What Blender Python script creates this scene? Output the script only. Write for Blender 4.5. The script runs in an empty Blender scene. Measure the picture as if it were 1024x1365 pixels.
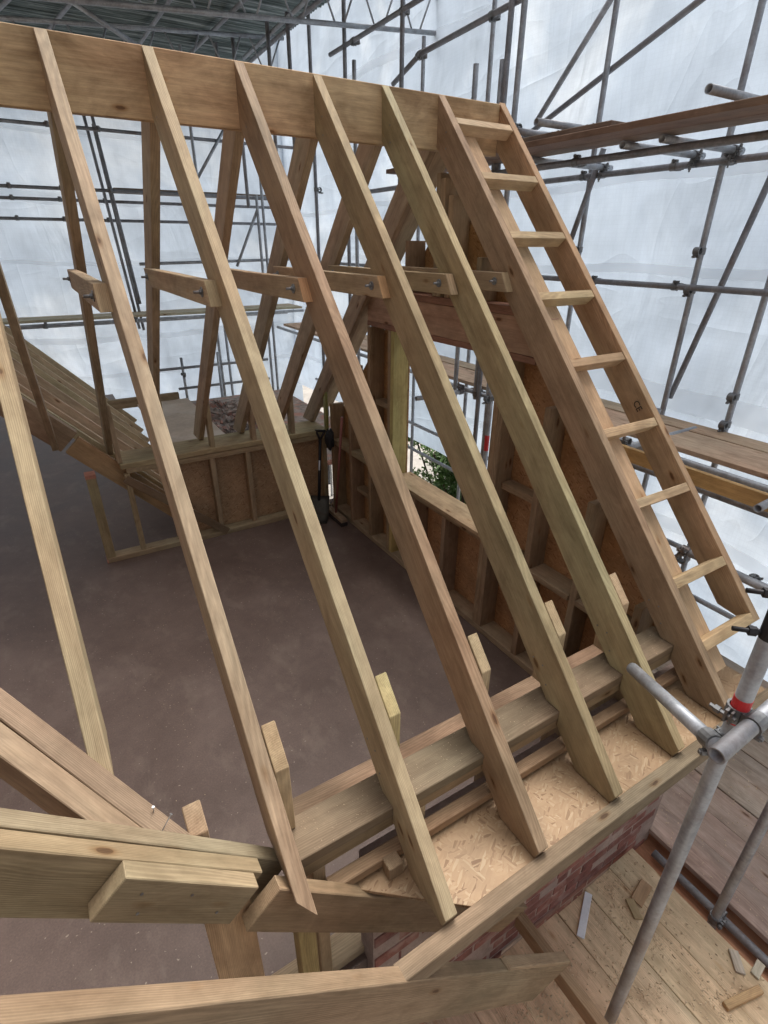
import bpy, bmesh, math, random
from mathutils import Vector, Matrix
random.seed(7)
ORD = ['first', 'second', 'third', 'fourth', 'fifth', 'sixth', 'seventh', 'eighth', 'ninth', 'tenth', 'eleventh', 'twelfth']
rad = math.radians
S = bpy.context.scene
COL = S.collection
# ------------------------------------------------------------------ camera, sky, sun, exposure
# survey frame: ridge top front arris is y=0,z=0; first near rafter x=0; everything is lifted by Z0 so the floor is z=0
Z0 = 3.35
PITCH, YAW, ROLL, FPX = rad(26.664), rad(58.504), rad(0.312), 712.755
CAM = Vector((-0.2391, -3.0502, -0.7548))
_h = Vector((math.cos(YAW), math.sin(YAW), 0)); _r = Vector((math.sin(YAW), -math.cos(YAW), 0)); _z = Vector((0, 0, 1))
FW = math.cos(PITCH)*_h - math.sin(PITCH)*_z
_u = math.sin(PITCH)*_h + math.cos(PITCH)*_z
RT = math.cos(ROLL)*_r + math.sin(ROLL)*_u
UP = -math.sin(ROLL)*_r + math.cos(ROLL)*_u
cam_d = bpy.data.cameras.new('camera'); cam = bpy.data.objects.new('camera', cam_d); COL.objects.link(cam)
cam_d.sensor_fit = 'HORIZONTAL'; cam_d.sensor_width = 36; cam_d.lens = FPX/1024*36
cam_d.clip_start = 0.05; cam_d.clip_end = 3000
M = Matrix((RT, UP, -FW)).transposed().to_4x4(); M.translation = CAM + Vector((0, 0, Z0)); cam.matrix_world = M
S.camera = cam
SUN_EL, SUN_AZ = rad(64), rad(34)          # azimuth measured from +x towards +y
W = bpy.data.worlds.new('World'); S.world = W; W.use_nodes = True
wn = W.node_tree.nodes; wl = W.node_tree.links
bg = wn['Background']; sky = wn.new('ShaderNodeTexSky'); sky.sky_type = 'NISHITA'; sky.sun_disc = False
sky.sun_elevation = SUN_EL; sky.sun_rotation = rad(90) - SUN_AZ
sky.air_density = 1.0; sky.dust_density = 10.0; sky.ozone_density = 1.0
hs = wn.new('ShaderNodeHueSaturation'); hs.inputs['Saturation'].default_value = 0.35   # overcast: grey-white sky
wl.new(sky.outputs[0], hs.inputs['Color']); wl.new(hs.outputs[0], bg.inputs[0]); bg.inputs[1].default_value = 0.14
sd = bpy.data.lights.new('sun', 'SUN'); sun = bpy.data.objects.new('sun', sd); COL.objects.link(sun)
sd.energy = 1.5; sd.angle = rad(40); sd.color = (1, 0.975, 0.94)
sv = Vector((math.cos(SUN_EL)*math.cos(SUN_AZ), math.cos(SUN_EL)*math.sin(SUN_AZ), math.sin(SUN_EL)))
sun.rotation_euler = sv.to_track_quat('Z', 'Y').to_euler()
S.view_settings.view_transform = 'Standard'; S.view_settings.look = 'None'
S.view_settings.exposure = 0.55; S.view_settings.gamma = 1; S.view_settings.use_curve_mapping = False
S.render.engine = 'CYCLES'; S.cycles.max_bounces = 8; S.cycles.transmission_bounces = 6; S.cycles.diffuse_bounces = 5

# ------------------------------------------------------------------ survey helpers (a pixel gives a direction, a known plane the distance)
def ray(x, y): return FW + RT*((x-512)/FPX) - UP*((y-682.5)/FPX)
def onX(x, y, X): d = ray(x, y); return CAM + d*((X-CAM.x)/d.x)
def onY(x, y, Y): d = ray(x, y); return CAM + d*((Y-CAM.y)/d.y)
def onZ(x, y, Z): d = ray(x, y); return CAM + d*((Z-CAM.z)/d.z)
def V(x, y, z): return Vector((x, y, z))

# ------------------------------------------------------------------ materials
def mat(name):
    m = bpy.data.materials.new(name); m.use_nodes = True
    nt = m.node_tree; b = nt.nodes['Principled BSDF']
    return m, nt, b
def N(nt, t, **kw):
    n = nt.nodes.new(t)
    for k, v in kw.items():
        if k in n.inputs: n.inputs[k].default_value = v
        else: setattr(n, k, v)
    return n
def Lk(nt, a, b): nt.links.new(a, b)
def mathn(nt, op, a, b=None, c=None):
    n = nt.nodes.new('ShaderNodeMath'); n.operation = op
    for i, v in enumerate((a, b, c)):
        if v is None: continue
        if isinstance(v, (int, float)): n.inputs[i].default_value = v
        else: Lk(nt, v, n.inputs[i])
    return n.outputs[0]
def ramp(nt, fac, stops, interp='LINEAR'):
    r = nt.nodes.new('ShaderNodeValToRGB'); r.color_ramp.interpolation = interp
    e = r.color_ramp.elements
    while len(e) < len(stops): e.new(0.5)
    for el, (p, c) in zip(e, stops):
        el.position = p; el.color = (c[0], c[1], c[2], 1) if not isinstance(c, (int, float)) else (c, c, c, 1)
    if fac is not None: Lk(nt, fac, r.inputs[0])
    return r.outputs[0]
def mix(nt, mode, fac, a, b):
    n = nt.nodes.new('ShaderNodeMix'); n.data_type = 'RGBA'; n.blend_type = mode
    if isinstance(fac, (int, float)): n.inputs[0].default_value = fac
    else: Lk(nt, fac, n.inputs[0])
    for i, v in ((6, a), (7, b)):
        if isinstance(v, tuple): n.inputs[i].default_value = (*v, 1)
        else: Lk(nt, v, n.inputs[i])
    return n.outputs[2]
def noise(nt, vec, scale, detail=4, rough=0.55, dist=0.0):
    n = N(nt, 'ShaderNodeTexNoise'); n.inputs['Scale'].default_value = scale; n.inputs['Detail'].default_value = detail
    n.inputs['Roughness'].default_value = rough; n.inputs['Distortion'].default_value = dist
    if vec is not None: Lk(nt, vec, n.inputs['Vector'])
    return n.outputs[0]
def vmul(nt, vec, s):
    n = nt.nodes.new('ShaderNodeVectorMath'); n.operation = 'MULTIPLY'; Lk(nt, vec, n.inputs[0]); n.inputs[1].default_value = s
    return n.outputs[0]
def vadd(nt, a, b):
    n = nt.nodes.new('ShaderNodeVectorMath'); n.operation = 'ADD'; Lk(nt, a, n.inputs[0])
    if isinstance(b, tuple): n.inputs[1].default_value = b
    else: Lk(nt, b, n.inputs[1])
    return n.outputs[0]
def bump(nt, b, h, strength, dist=0.01):
    n = nt.nodes.new('ShaderNodeBump'); n.inputs['Strength'].default_value = strength; n.inputs['Distance'].default_value = dist
    Lk(nt, h, n.inputs['Height']); Lk(nt, n.outputs[0], b.inputs['Normal'])
def objvec(nt, k=37.0):
    tc = nt.nodes.new('ShaderNodeTexCoord'); oi = nt.nodes.new('ShaderNodeObjectInfo')
    cx = nt.nodes.new('ShaderNodeCombineXYZ')
    r = oi.outputs['Random']
    Lk(nt, mathn(nt, 'MULTIPLY', r, k), cx.inputs[0]); Lk(nt, mathn(nt, 'MULTIPLY', r, 3.7), cx.inputs[1]); Lk(nt, mathn(nt, 'MULTIPLY', r, 5.3), cx.inputs[2])
    return vadd(nt, tc.outputs['Object'], cx.outputs[0]), oi, tc

def make_timber(name, ring=230.0, dirt=0.55, grain=0.42, knots=True):
    m, nt, b = mat(name)
    v, oi, tc = objvec(nt)
    # growth rings round a pith line that lies beside the piece, wobbling along the grain
    wob = N(nt, 'ShaderNodeTexNoise'); wob.inputs['Scale'].default_value = 1.0; wob.inputs['Detail'].default_value = 2
    Lk(nt, vmul(nt, v, (0.9, 4, 4)), wob.inputs['Vector'])
    wv = nt.nodes.new('ShaderNodeVectorMath'); wv.operation = 'SUBTRACT'; Lk(nt, wob.outputs['Color'], wv.inputs[0]); wv.inputs[1].default_value = (0.5, 0.5, 0.5)
    wv2 = vmul(nt, wv.outputs[0], (0, 0.09, 0.09))
    rr = nt.nodes.new('ShaderNodeCombineXYZ')
    Lk(nt, mathn(nt, 'MULTIPLY', oi.outputs['Random'], 0.14), rr.inputs[1]); Lk(nt, mathn(nt, 'MULTIPLY_ADD', oi.outputs['Random'], -0.12, 0.09), rr.inputs[2])
    p = vadd(nt, vadd(nt, tc.outputs['Object'], wv2), rr.outputs[0])
    p = vmul(nt, p, (0.0, 1, 1))
    ln = nt.nodes.new('ShaderNodeVectorMath'); ln.operation = 'LENGTH'; Lk(nt, p, ln.inputs[0])
    s = mathn(nt, 'SINE', mathn(nt, 'MULTIPLY', ln.outputs['Value'], ring*6.283))
    s = mathn(nt, 'MULTIPLY_ADD', s, 0.5, 0.5)
    s = mathn(nt, 'POWER', s, 1.6)
    fine = noise(nt, vmul(nt, v, (9, 200, 200)), 1.0, 3, 0.6)
    streak = noise(nt, vmul(nt, v, (1.3, 30, 30)), 1.0, 3, 0.6)
    blot = noise(nt, vmul(nt, v, (3.0, 7, 7)), 1.0, 5, 0.6, 0.6)
    base = oi.outputs['Color']
    c = mix(nt, 'MULTIPLY', grain, base, ramp(nt, s, [(0, 0.66), (1, 1.08)]))
    c = mix(nt, 'MULTIPLY', 0.5, c, ramp(nt, streak, [(0.3, (0.70, 0.63, 0.56)), (0.62, (1.1, 1.07, 1.02))]))
    mott = noise(nt, vmul(nt, v, (9, 16, 16)), 1.0, 5, 0.65, 0.8)
    c = mix(nt, 'MULTIPLY', 0.5, c, ramp(nt, mott, [(0.34, (0.74, 0.70, 0.66)), (0.6, (1.08, 1.06, 1.03))]))
    warm = noise(nt, vmul(nt, v, (1.1, 3, 3)), 1.0, 2, 0.5)
    c = mix(nt, 'MULTIPLY', 0.6, c, ramp(nt, warm, [(0.35, (0.93, 1.0, 0.92)), (0.65, (1.1, 0.97, 0.86))]))
    c = mix(nt, 'MULTIPLY', 0.4, c, ramp(nt, fine, [(0.3, 0.62), (0.65, 1.15)]))
    c = mix(nt, 'MULTIPLY', dirt, c, ramp(nt, blot, [(0.33, (0.58, 0.54, 0.5)), (0.55, (1, 1, 1))]))
    if knots:
        vo = N(nt, 'ShaderNodeTexVoronoi'); vo.inputs['Scale'].default_value = 1.0
        nd = noise(nt, vmul(nt, v, (30, 30, 30)), 1, 2)
        kv = vmul(nt, v, (4.2, 12, 12))
        cmb = nt.nodes.new('ShaderNodeCombineXYZ'); Lk(nt, mathn(nt, 'MULTIPLY', nd, 0.07), cmb.inputs[0]); Lk(nt, mathn(nt, 'MULTIPLY', nd, 0.10), cmb.inputs[1])
        Lk(nt, vadd(nt, kv, cmb.outputs[0]), vo.inputs['Vector'])
        kn = ramp(nt, vo.outputs['Distance'], [(0.0, (0.20, 0.12, 0.085)), (0.085, (0.30, 0.19, 0.12)), (0.098, (0.66, 0.52, 0.42)), (0.15, (0.9, 0.84, 0.77)), (0.20, (1, 1, 1))])
        ks = nt.nodes.new('ShaderNodeSeparateColor'); Lk(nt, vo.outputs['Color'], ks.inputs[0])
        c = mix(nt, 'MULTIPLY', mathn(nt, 'MULTIPLY', mathn(nt, 'GREATER_THAN', ks.outputs[0], 0.62), 0.85), c, kn)
    Lk(nt, c, b.inputs['Base Color']); b.inputs['Roughness'].default_value = 0.72
    b.inputs['Specular IOR Level'].default_value = 0.25
    h = mathn(nt, 'ADD', mathn(nt, 'MULTIPLY', s, 0.5), fine)
    bump(nt, b, h, 0.25, 0.002)
    return m
TIMBER = make_timber('sawn_timber')
GLULAM = make_timber('ridge_timber', ring=55, dirt=1.0, grain=0.12)
BOARD = make_timber('scaffold_board_wood', ring=190, dirt=0.6, grain=0.3)

def make_osb():
    m, nt, b = mat('osb')
    v, oi, tc = objvec(nt, 3.0)
    cols = None
    for k, (ang, sc) in enumerate(((0.2, (22, 125, 60)), (1.25, (20, 135, 60)), (2.6, (24, 120, 60)))):
        mp = N(nt, 'ShaderNodeMapping'); mp.inputs['Rotation'].default_value = (0, 0, ang); mp.inputs['Location'].default_value = (k*3.1, k*1.7, 0)
        Lk(nt, v, mp.inputs['Vector'])
        vo = N(nt, 'ShaderNodeTexVoronoi'); vo.inputs['Scale'].default_value = 1.0; vo.inputs['Randomness'].default_value = 1
        Lk(nt, vmul(nt, mp.outputs[0], sc), vo.inputs['Vector'])
        sep = nt.nodes.new('ShaderNodeSeparateColor'); Lk(nt, vo.outputs['Color'], sep.inputs[0])
        cc = ramp(nt, sep.outputs[0], [(0, (0.25, 0.135, 0.065)), (0.13, (0.39, 0.24, 0.13)), (0.85, (0.445, 0.285, 0.16)), (1, (0.52, 0.365, 0.22))])
        if cols is None: cols = cc; hh = sep.outputs[1]
        else:
            f = mathn(nt, 'GREATER_THAN', noise(nt, vadd(nt, vmul(nt, v, (30, 30, 30)), (k*9.0, 2, 3)), 1, 1), 0.5)
            cols = mix(nt, 'MIX', f, cols, cc)
    blot = noise(nt, v, 6, 4)
    c = mix(nt, 'MULTIPLY', 0.6, cols, ramp(nt, blot, [(0.35, 0.7), (0.6, 1.05)]))
    c = mix(nt, 'MULTIPLY', 1.0, c, oi.outputs['Color'])
    Lk(nt, c, b.inputs['Base Color']); b.inputs['Roughness'].default_value = 0.6
    bump(nt, b, hh, 0.3, 0.002)
    return m
OSB = make_osb()

def make_floor():
    m, nt, b = mat('floor_chipboard')
    g = nt.nodes.new('ShaderNodeNewGeometry'); v = g.outputs['Position']
    big = noise(nt, v, 1.4, 6, 0.65, 0.5); fine = noise(nt, v, 120, 3, 0.7); mid = noise(nt, v, 9, 5, 0.7)
    c = ramp(nt, big, [(0.3, (0.105, 0.069, 0.055)), (0.5, (0.142, 0.097, 0.079)), (0.72, (0.185, 0.131, 0.109))])
    c = mix(nt, 'MULTIPLY', 0.35, c, ramp(nt, mid, [(0.35, 0.78), (0.65, 1.15)]))
    c = mix(nt, 'MULTIPLY', 0.5, c, ramp(nt, fine, [(0.35, 0.7), (0.7, 1.25)]))
    dust = ramp(nt, noise(nt, vmul(nt, v, (3.2, 2.0, 1)), 1.3, 8, 0.7, 0.3), [(0.52, 0.0), (0.72, 1.0)])
    c = mix(nt, 'MIX', mathn(nt, 'MULTIPLY', dust, 0.34), c, (0.30, 0.235, 0.19))
    sp = ramp(nt, noise(nt, v, 55, 2, 0.5), [(0.70, 0.0), (0.73, 1.0)])
    c = mix(nt, 'MIX', mathn(nt, 'MULTIPLY', sp, 0.5), c, (0.5, 0.42, 0.33))
    dk = ramp(nt, noise(nt, vadd(nt, vmul(nt, v, (14, 26, 1)), (4.0, 9, 2)), 1, 3, 0.6), [(0.71, 0.0), (0.74, 1.0)])
    c = mix(nt, 'MIX', mathn(nt, 'MULTIPLY', dk, 0.6), c, (0.05, 0.035, 0.03))
    Lk(nt, c, b.inputs['Base Color'])
    Lk(nt, ramp(nt, big, [(0.3, 0.45), (0.7, 0.6)]), b.inputs['Roughness']); b.inputs['Specular IOR Level'].default_value = 0.4
    bump(nt, b, fine, 0.15, 0.002)
    return m
FLOOR = make_floor()

def make_metal(name, col, rough=0.42, metallic=0.8, rust=0.35, rustcol=(0.16, 0.085, 0.05)):
    m, nt, b = mat(name)
    g = nt.nodes.new('ShaderNodeNewGeometry'); v = g.outputs['Position']
    n1 = noise(nt, v, 9, 5, 0.65); n2 = noise(nt, v, 60, 3, 0.6)
    c = mix(nt, 'MULTIPLY', 0.8, col, ramp(nt, n1, [(0.35, 0.62), (0.65, 1.15)]))
    c = mix(nt, 'MULTIPLY', 0.4, c, ramp(nt, n2, [(0.35, 0.7), (0.65, 1.15)]))
    f = mathn(nt, 'MULTIPLY', ramp(nt, noise(nt, v, 5, 6, 0.7), [(0.5, 0.0), (0.68, 1.0)]), rust)
    c = mix(nt, 'MIX', f, c, rustcol)
    Lk(nt, c, b.inputs['Base Color']); b.inputs['Metallic'].default_value = metallic
    Lk(nt, ramp(nt, n1, [(0.3, rough-0.08), (0.7, rough+0.18)]), b.inputs['Roughness'])
    bump(nt, b, n2, 0.12, 0.002)
    return m
GALV = make_metal('galvanized_steel', (0.40, 0.42, 0.45), 0.45, 0.4, 0.35)
DARKTUBE = make_metal('weathered_steel', (0.27, 0.275, 0.295), 0.5, 0.35, 0.4)
COUPLER = make_metal('coupler_steel', (0.24, 0.245, 0.25), 0.5, 0.7, 0.6)
BLACKST = make_metal('black_steel', (0.03, 0.03, 0.033), 0.5, 0.5, 0.2)
ZINC = make_metal('zinc_plated', (0.55, 0.56, 0.58), 0.35, 0.9, 0.1)

def make_tin():
    m, nt, b = mat('corrugated_tin')
    tc = nt.nodes.new('ShaderNodeTexCoord'); v = tc.outputs['Object']
    n1 = noise(nt, vmul(nt, v, (0.7, 26, 1)), 1, 6, 0.75); n2 = noise(nt, v, 3, 5, 0.6)
    c = ramp(nt, n1, [(0.36, (0.04, 0.055, 0.05)), (0.52, (0.125, 0.155, 0.145)), (0.66, (0.46, 0.49, 0.48))])
    c = mix(nt, 'MULTIPLY', 0.6, c, ramp(nt, n2, [(0.35, 0.55), (0.65, 1.1)]))
    Lk(nt, c, b.inputs['Base Color']); b.inputs['Metallic'].default_value = 0.4; b.inputs['Roughness'].default_value = 0.5
    return m
TIN = make_tin()

def make_sheet():
    m, nt, b = mat('translucent_sheeting')
    g = nt.nodes.new('ShaderNodeNewGeometry'); v = g.outputs['Position']
    tc = nt.nodes.new('ShaderNodeTexCoord'); u = tc.outputs['UV']
    n1 = noise(nt, v, 0.55, 5, 0.6, 0.8); n2 = noise(nt, vmul(nt, v, (6.0, 6.0, 0.55)), 1.5, 5, 0.6, 0.5)
    weave = noise(nt, vmul(nt, u, (60, 260, 1)), 1, 2, 0.5)
    c = ramp(nt, n1, [(0.32, (0.40, 0.475, 0.57)), (0.5, (0.47, 0.55, 0.645)), (0.66, (0.63, 0.70, 0.775))])
    c = mix(nt, 'MULTIPLY', 0.16, c, ramp(nt, n2, [(0.3, 0.74), (0.62, 1.08)]))
    n3 = noise(nt, v, 1.7, 5, 0.6, 0.6)
    c = mix(nt, 'MULTIPLY', 0.45, c, ramp(nt, n3, [(0.35, 0.78), (0.62, 1.1)]))
    # reinforcement scrim: fine grid of threads
    br = N(nt, 'ShaderNodeTexBrick'); br.offset = 0; br.inputs['Scale'].default_value = 1.0
    br.inputs['Color1'].default_value = (1, 1, 1, 1); br.inputs['Color2'].default_value = (0.97, 0.97, 0.97, 1); br.inputs['Mortar'].default_value = (0.8, 0.8, 0.82, 1)
    br.inputs['Mortar Size'].default_value = 0.08; br.inputs['Brick Width'].default_value = 1; br.inputs['Row Height'].default_value = 1
    Lk(nt, vmul(nt, u, (28, 28, 1)), br.inputs['Vector'])
    c = mix(nt, 'MULTIPLY', 0.22, c, br.outputs['Color'])
    c = mix(nt, 'MULTIPLY', 0.2, c, ramp(nt, weave, [(0.35, 0.8), (0.65, 1.05)]))
    out = nt.nodes['Material Output']; nt.nodes.remove(b)
    d = nt.nodes.new('ShaderNodeBsdfDiffuse'); t = nt.nodes.new('ShaderNodeBsdfTranslucent'); gl = nt.nodes.new('ShaderNodeBsdfGlossy'); gl.inputs['Roughness'].default_value = 0.35
    Lk(nt, c, d.inputs[0]); Lk(nt, c, t.inputs[0])
    bp = nt.nodes.new('ShaderNodeBump'); bp.inputs['Strength'].default_value = 0.6; bp.inputs['Distance'].default_value = 0.05
    wr = mathn(nt, 'ADD', noise(nt, vmul(nt, v, (1.6, 1.6, 0.7)), 1.0, 3, 0.5, 1.2), mathn(nt, 'MULTIPLY', noise(nt, vmul(nt, v, (9, 9, 1.4)), 1, 3, 0.5, 0.4), 0.12))
    def crease(sc, off, w):
        nn = noise(nt, vadd(nt, vmul(nt, v, sc), off), 1, 2, 0.45, 0.9)
        return mathn(nt, 'MULTIPLY', mathn(nt, 'POWER', mathn(nt, 'ABSOLUTE', mathn(nt, 'SUBTRACT', nn, 0.5)), 0.6), w)
    wr = mathn(nt, 'ADD', wr, mathn(nt, 'ADD', crease((1.1, 1.1, 0.4), (3, 1, 7), 0.7), crease((0.5, 0.5, 1.5), (8, 4, 2), 0.5)))
    Lk(nt, wr, bp.inputs['Height'])
    for s_ in (d, t, gl): Lk(nt, bp.outputs[0], s_.inputs['Normal'])
    m1 = nt.nodes.new('ShaderNodeMixShader'); m1.inputs[0].default_value = 0.87; Lk(nt, d.outputs[0], m1.inputs[1]); Lk(nt, t.outputs[0], m1.inputs[2])
    m2 = nt.nodes.new('ShaderNodeMixShader'); m2.inputs[0].default_value = 0.05; Lk(nt, m1.outputs[0], m2.inputs[1]); Lk(nt, gl.outputs[0], m2.inputs[2])
    Lk(nt, m2.outputs[0], out.inputs[0])
    return m
SHEET = make_sheet()

def make_seam():
    m, nt, b = mat('sheeting_seam')
    out = nt.nodes['Material Output']; nt.nodes.remove(b)
    d = nt.nodes.new('ShaderNodeBsdfDiffuse'); t = nt.nodes.new('ShaderNodeBsdfTranslucent')
    g = nt.nodes.new('ShaderNodeNewGeometry')
    c = ramp(nt, noise(nt, g.outputs['Position'], 2.5, 5, 0.6), [(0.35, (0.9, 0.91, 0.92)), (0.6, (0.98, 0.98, 0.98))])
    Lk(nt, c, d.inputs[0]); Lk(nt, c, t.inputs[0])
    m1 = nt.nodes.new('ShaderNodeMixShader'); m1.inputs[0].default_value = 0.87; Lk(nt, d.outputs[0], m1.inputs[1]); Lk(nt, t.outputs[0], m1.inputs[2])
    Lk(nt, m1.outputs[0], out.inputs[0]); return m
SEAM = make_seam()

def simple(name, col, rough=0.7, nscale=8, var=0.3, col2=None, metallic=0):
    m, nt, b = mat(name)
    v, oi, tc = objvec(nt, 5.0)
    n1 = noise(nt, v, nscale, 5, 0.65); n2 = noise(nt, v, nscale*9, 3, 0.6)
    c = mix(nt, 'MULTIPLY', 1.0, col, ramp(nt, n1, [(0.3, 1-var), (0.7, 1+var*0.5)]))
    c = mix(nt, 'MULTIPLY', 0.5, c, ramp(nt, n2, [(0.3, 1-var), (0.7, 1+var*0.5)]))
    if col2: c = mix(nt, 'MIX', ramp(nt, noise(nt, v, nscale*0.6, 4), [(0.5, 0.0), (0.64, 0.85)]), c, col2)
    Lk(nt, c, b.inputs['Base Color']); b.inputs['Roughness'].default_value = rough; b.inputs['Metallic'].default_value = metallic
    bump(nt, b, n2, 0.25, 0.003)
    return m, nt, b
BRICK, _nt, _b = simple('brick_red', (0.30, 0.125, 0.10), 0.88, 14, 0.35, (0.36, 0.23, 0.195))
_oi = _nt.nodes.new('ShaderNodeObjectInfo'); _src = _b.inputs['Base Color'].links[0].from_socket
Lk(_nt, mix(_nt, 'MULTIPLY', 1.0, _src, ramp(_nt, _oi.outputs['Random'], [(0, (0.7, 0.62, 0.62)), (0.5, (1, 1, 1)), (1, (1.15, 1.1, 1.05))])), _b.inputs['Base Color'])
BLOCKER = simple('light_blocker', (0.16, 0.085, 0.06), 0.9, 3, 0.4)[0]  # for the added off-frame wall that shades the left side
MORTAR = simple('mortar', (0.40, 0.30, 0.255), 0.9, 12, 0.3)[0]
GROUND = simple('ground_gravel', (0.40, 0.37, 0.33), 0.95, 0.6, 0.3, (0.34, 0.33, 0.28))[0]
PLYDECK = simple('deck_ply', (0.55, 0.42, 0.31), 0.75, 2.5, 0.22, (0.62, 0.52, 0.42))[0]
RED = simple('red_tape', (0.62, 0.03, 0.035), 0.5, 20, 0.2)[0]
WHITEPL = simple('white_plastic', (0.78, 0.80, 0.84), 0.5, 20, 0.12)[0]
BRISTLE = simple('dark_bristles', (0.05, 0.035, 0.03), 0.9, 60, 0.5)[0]
HANDLE = simple('broom_handle', (0.28, 0.10, 0.08), 0.5, 8, 0.3)[0]
LEVEL = simple('level_yellow', (0.26, 0.25, 0.07), 0.5, 8, 0.2)[0]
TOOLBLACK = simple('tool_black', (0.03, 0.03, 0.034), 0.9, 12, 0.4)[0]
INK = simple('stamp_ink', (0.03, 0.025, 0.02), 0.8, 12, 0.3)[0]
ENDRED = simple('end_paint', (0.50, 0.22, 0.15), 0.75, 25, 0.3)[0]
SHAVE = simple('wood_shavings', (0.66, 0.50, 0.33), 0.85, 30, 0.35)[0]
RUBBLE = simple('rubble', (0.33, 0.27, 0.23), 0.95, 12, 0.45, (0.40, 0.18, 0.13))[0]
TRUNK = simple('shrub_stem', (0.09, 0.065, 0.045), 0.9, 12, 0.3)[0]
LEAF, _nt, _b = simple('leaf_green', (0.10, 0.20, 0.045), 0.55, 4, 0.4, (0.18, 0.26, 0.07))
_b.inputs['Subsurface Weight'].default_value = 0

# ------------------------------------------------------------------ mesh and object helpers
def link(name, me, parent=None, mw=None):
    o = bpy.data.objects.new(name, me); COL.objects.link(o)
    if parent is not None: o.parent = parent
    if mw is not None: o.matrix_world = mw if parent is None else mw
    return o
def tag(o, label, cat, group=None):
    o['label'] = label; o['category'] = cat
    if group: o['group'] = group
    return o
def empty(name, loc, label, cat, group=None):
    o = bpy.data.objects.new(name, None); COL.objects.link(o); o.location = Vector(loc) + Vector((0, 0, Z0)); o.empty_display_size = 0.1
    bpy.context.view_layer.update()
    return tag(o, label, cat, group)
def put(o, mw, parent):
    if parent is not None:
        o.parent = parent
        par = Matrix.Translation(parent.location) if parent.type == 'EMPTY' else parent.matrix_basis
        gp = parent.parent
        if gp is not None:
            par = (Matrix.Translation(gp.location) if gp.type == 'EMPTY' else gp.matrix_basis) @ parent.matrix_basis
        o.matrix_basis = par.inverted() @ mw
    else: o.matrix_basis = mw
def frame(o, a, b):
    a = Vector(a).normalized(); b = Vector(b); b = (b - a*b.dot(a)).normalized(); c = a.cross(b)
    m = Matrix((a, b, c)).transposed().to_4x4(); m.translation = Vector(o) + Vector((0, 0, Z0)); return m
def prism_mesh(name, poly, t, mat_, bev=0.0025, skew=None, bow=True):
    bm = bmesh.new()
    lo = [bm.verts.new((u, v, 0)) for u, v in poly]; hi = [bm.verts.new((u, v, t)) for u, v in poly]
    if skew:
        for w_ in lo+hi: w_.co = Vector(skew(*w_.co))
    n = len(poly); bm.faces.new(lo[::-1]); bm.faces.new(hi)
    for i in range(n): bm.faces.new((lo[i], lo[(i+1) % n], hi[(i+1) % n], hi[i]))
    bmesh.ops.recalc_face_normals(bm, faces=bm.faces[:])
    us = [u for u, v in poly]; L = max(us)-min(us)
    if bow and L > 1.2 and mat_ is not OSB:
        nseg = 10
        for k in range(1, nseg):
            bmesh.ops.bisect_plane(bm, geom=bm.verts[:]+bm.edges[:]+bm.faces[:], plane_co=(min(us)+L*k/nseg, 0, 0), plane_no=(1, 0, 0))
        a1, a2, p1, p2 = random.uniform(-.0018, .0018)*L, random.uniform(-.0016, .0016)*L, random.uniform(0, 6.28), random.uniform(0, 6.28)
        for w_ in bm.verts:
            q = (w_.co.x-min(us))/L; e = math.sin(math.pi*q)
            w_.co.y += a1*e + 0.0007*math.sin(9*q+p1); w_.co.z += a2*e + 0.0007*math.sin(11*q+p2)
    if bev:
        bm.normal_update()
        sharp = [e for e in bm.edges if len(e.link_faces) == 2 and e.calc_face_angle(0) > 0.35]
        bmesh.ops.bevel(bm, geom=sharp, offset=bev, segments=1, affect='EDGES', clamp_overlap=True)
    me = bpy.data.meshes.new(name); bm.to_mesh(me); bm.free(); me.materials.append(mat_); return me
TAN, GREEN, BROWN, ORANGE, PALE, REDB = (0.44, 0.345, 0.24), (0.40, 0.325, 0.21), (0.37, 0.275, 0.19), (0.58, 0.35, 0.19), (0.53, 0.41, 0.27), (0.345, 0.25, 0.17)
def jit(c, k=0.07):
    f = 1 + random.uniform(-k, k)
    return tuple(max(0, min(1, x*f*(1+random.uniform(-0.03, 0.03)))) for x in c) + (1,)
def prism(name, poly, t, fr, parent=None, color=TAN, mat_=None, bev=0.0025, skew=None):
    me = prism_mesh(name, poly, t, mat_ or TIMBER, bev, skew)
    o = bpy.data.objects.new(name, me); COL.objects.link(o); o.color = jit(color); put(o, fr, parent); return o
def plank(name, p0, p1, depth, t, dvec, parent=None, color=TAN, mat_=None, bev=0.0025):
    """board from p0 to p1 (an arris); depth along dvec, thickness along (p1-p0) x dvec"""
    L = (Vector(p1)-Vector(p0)).length
    return prism(name, [(0, 0), (L, 0), (L, depth), (0, depth)], t, frame(p0, Vector(p1)-Vector(p0), dvec), parent, color, mat_, bev)
def box(name, lo, hi, parent=None, color=TAN, mat_=None, bev=0.0025):
    """axis aligned timber, grain along its longest side"""
    d = [hi[i]-lo[i] for i in range(3)]; k = d.index(max(d))
    ax = [Vector((1, 0, 0)), Vector((0, 1, 0)), Vector((0, 0, 1))]
    a = ax[k]; b = ax[(k+1) % 3]
    return prism(name, [(0, 0), (d[k], 0), (d[k], d[(k+1) % 3]), (0, d[(k+1) % 3])], d[(k+2) % 3], frame(lo, a, b), parent, color, mat_, bev)

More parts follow.
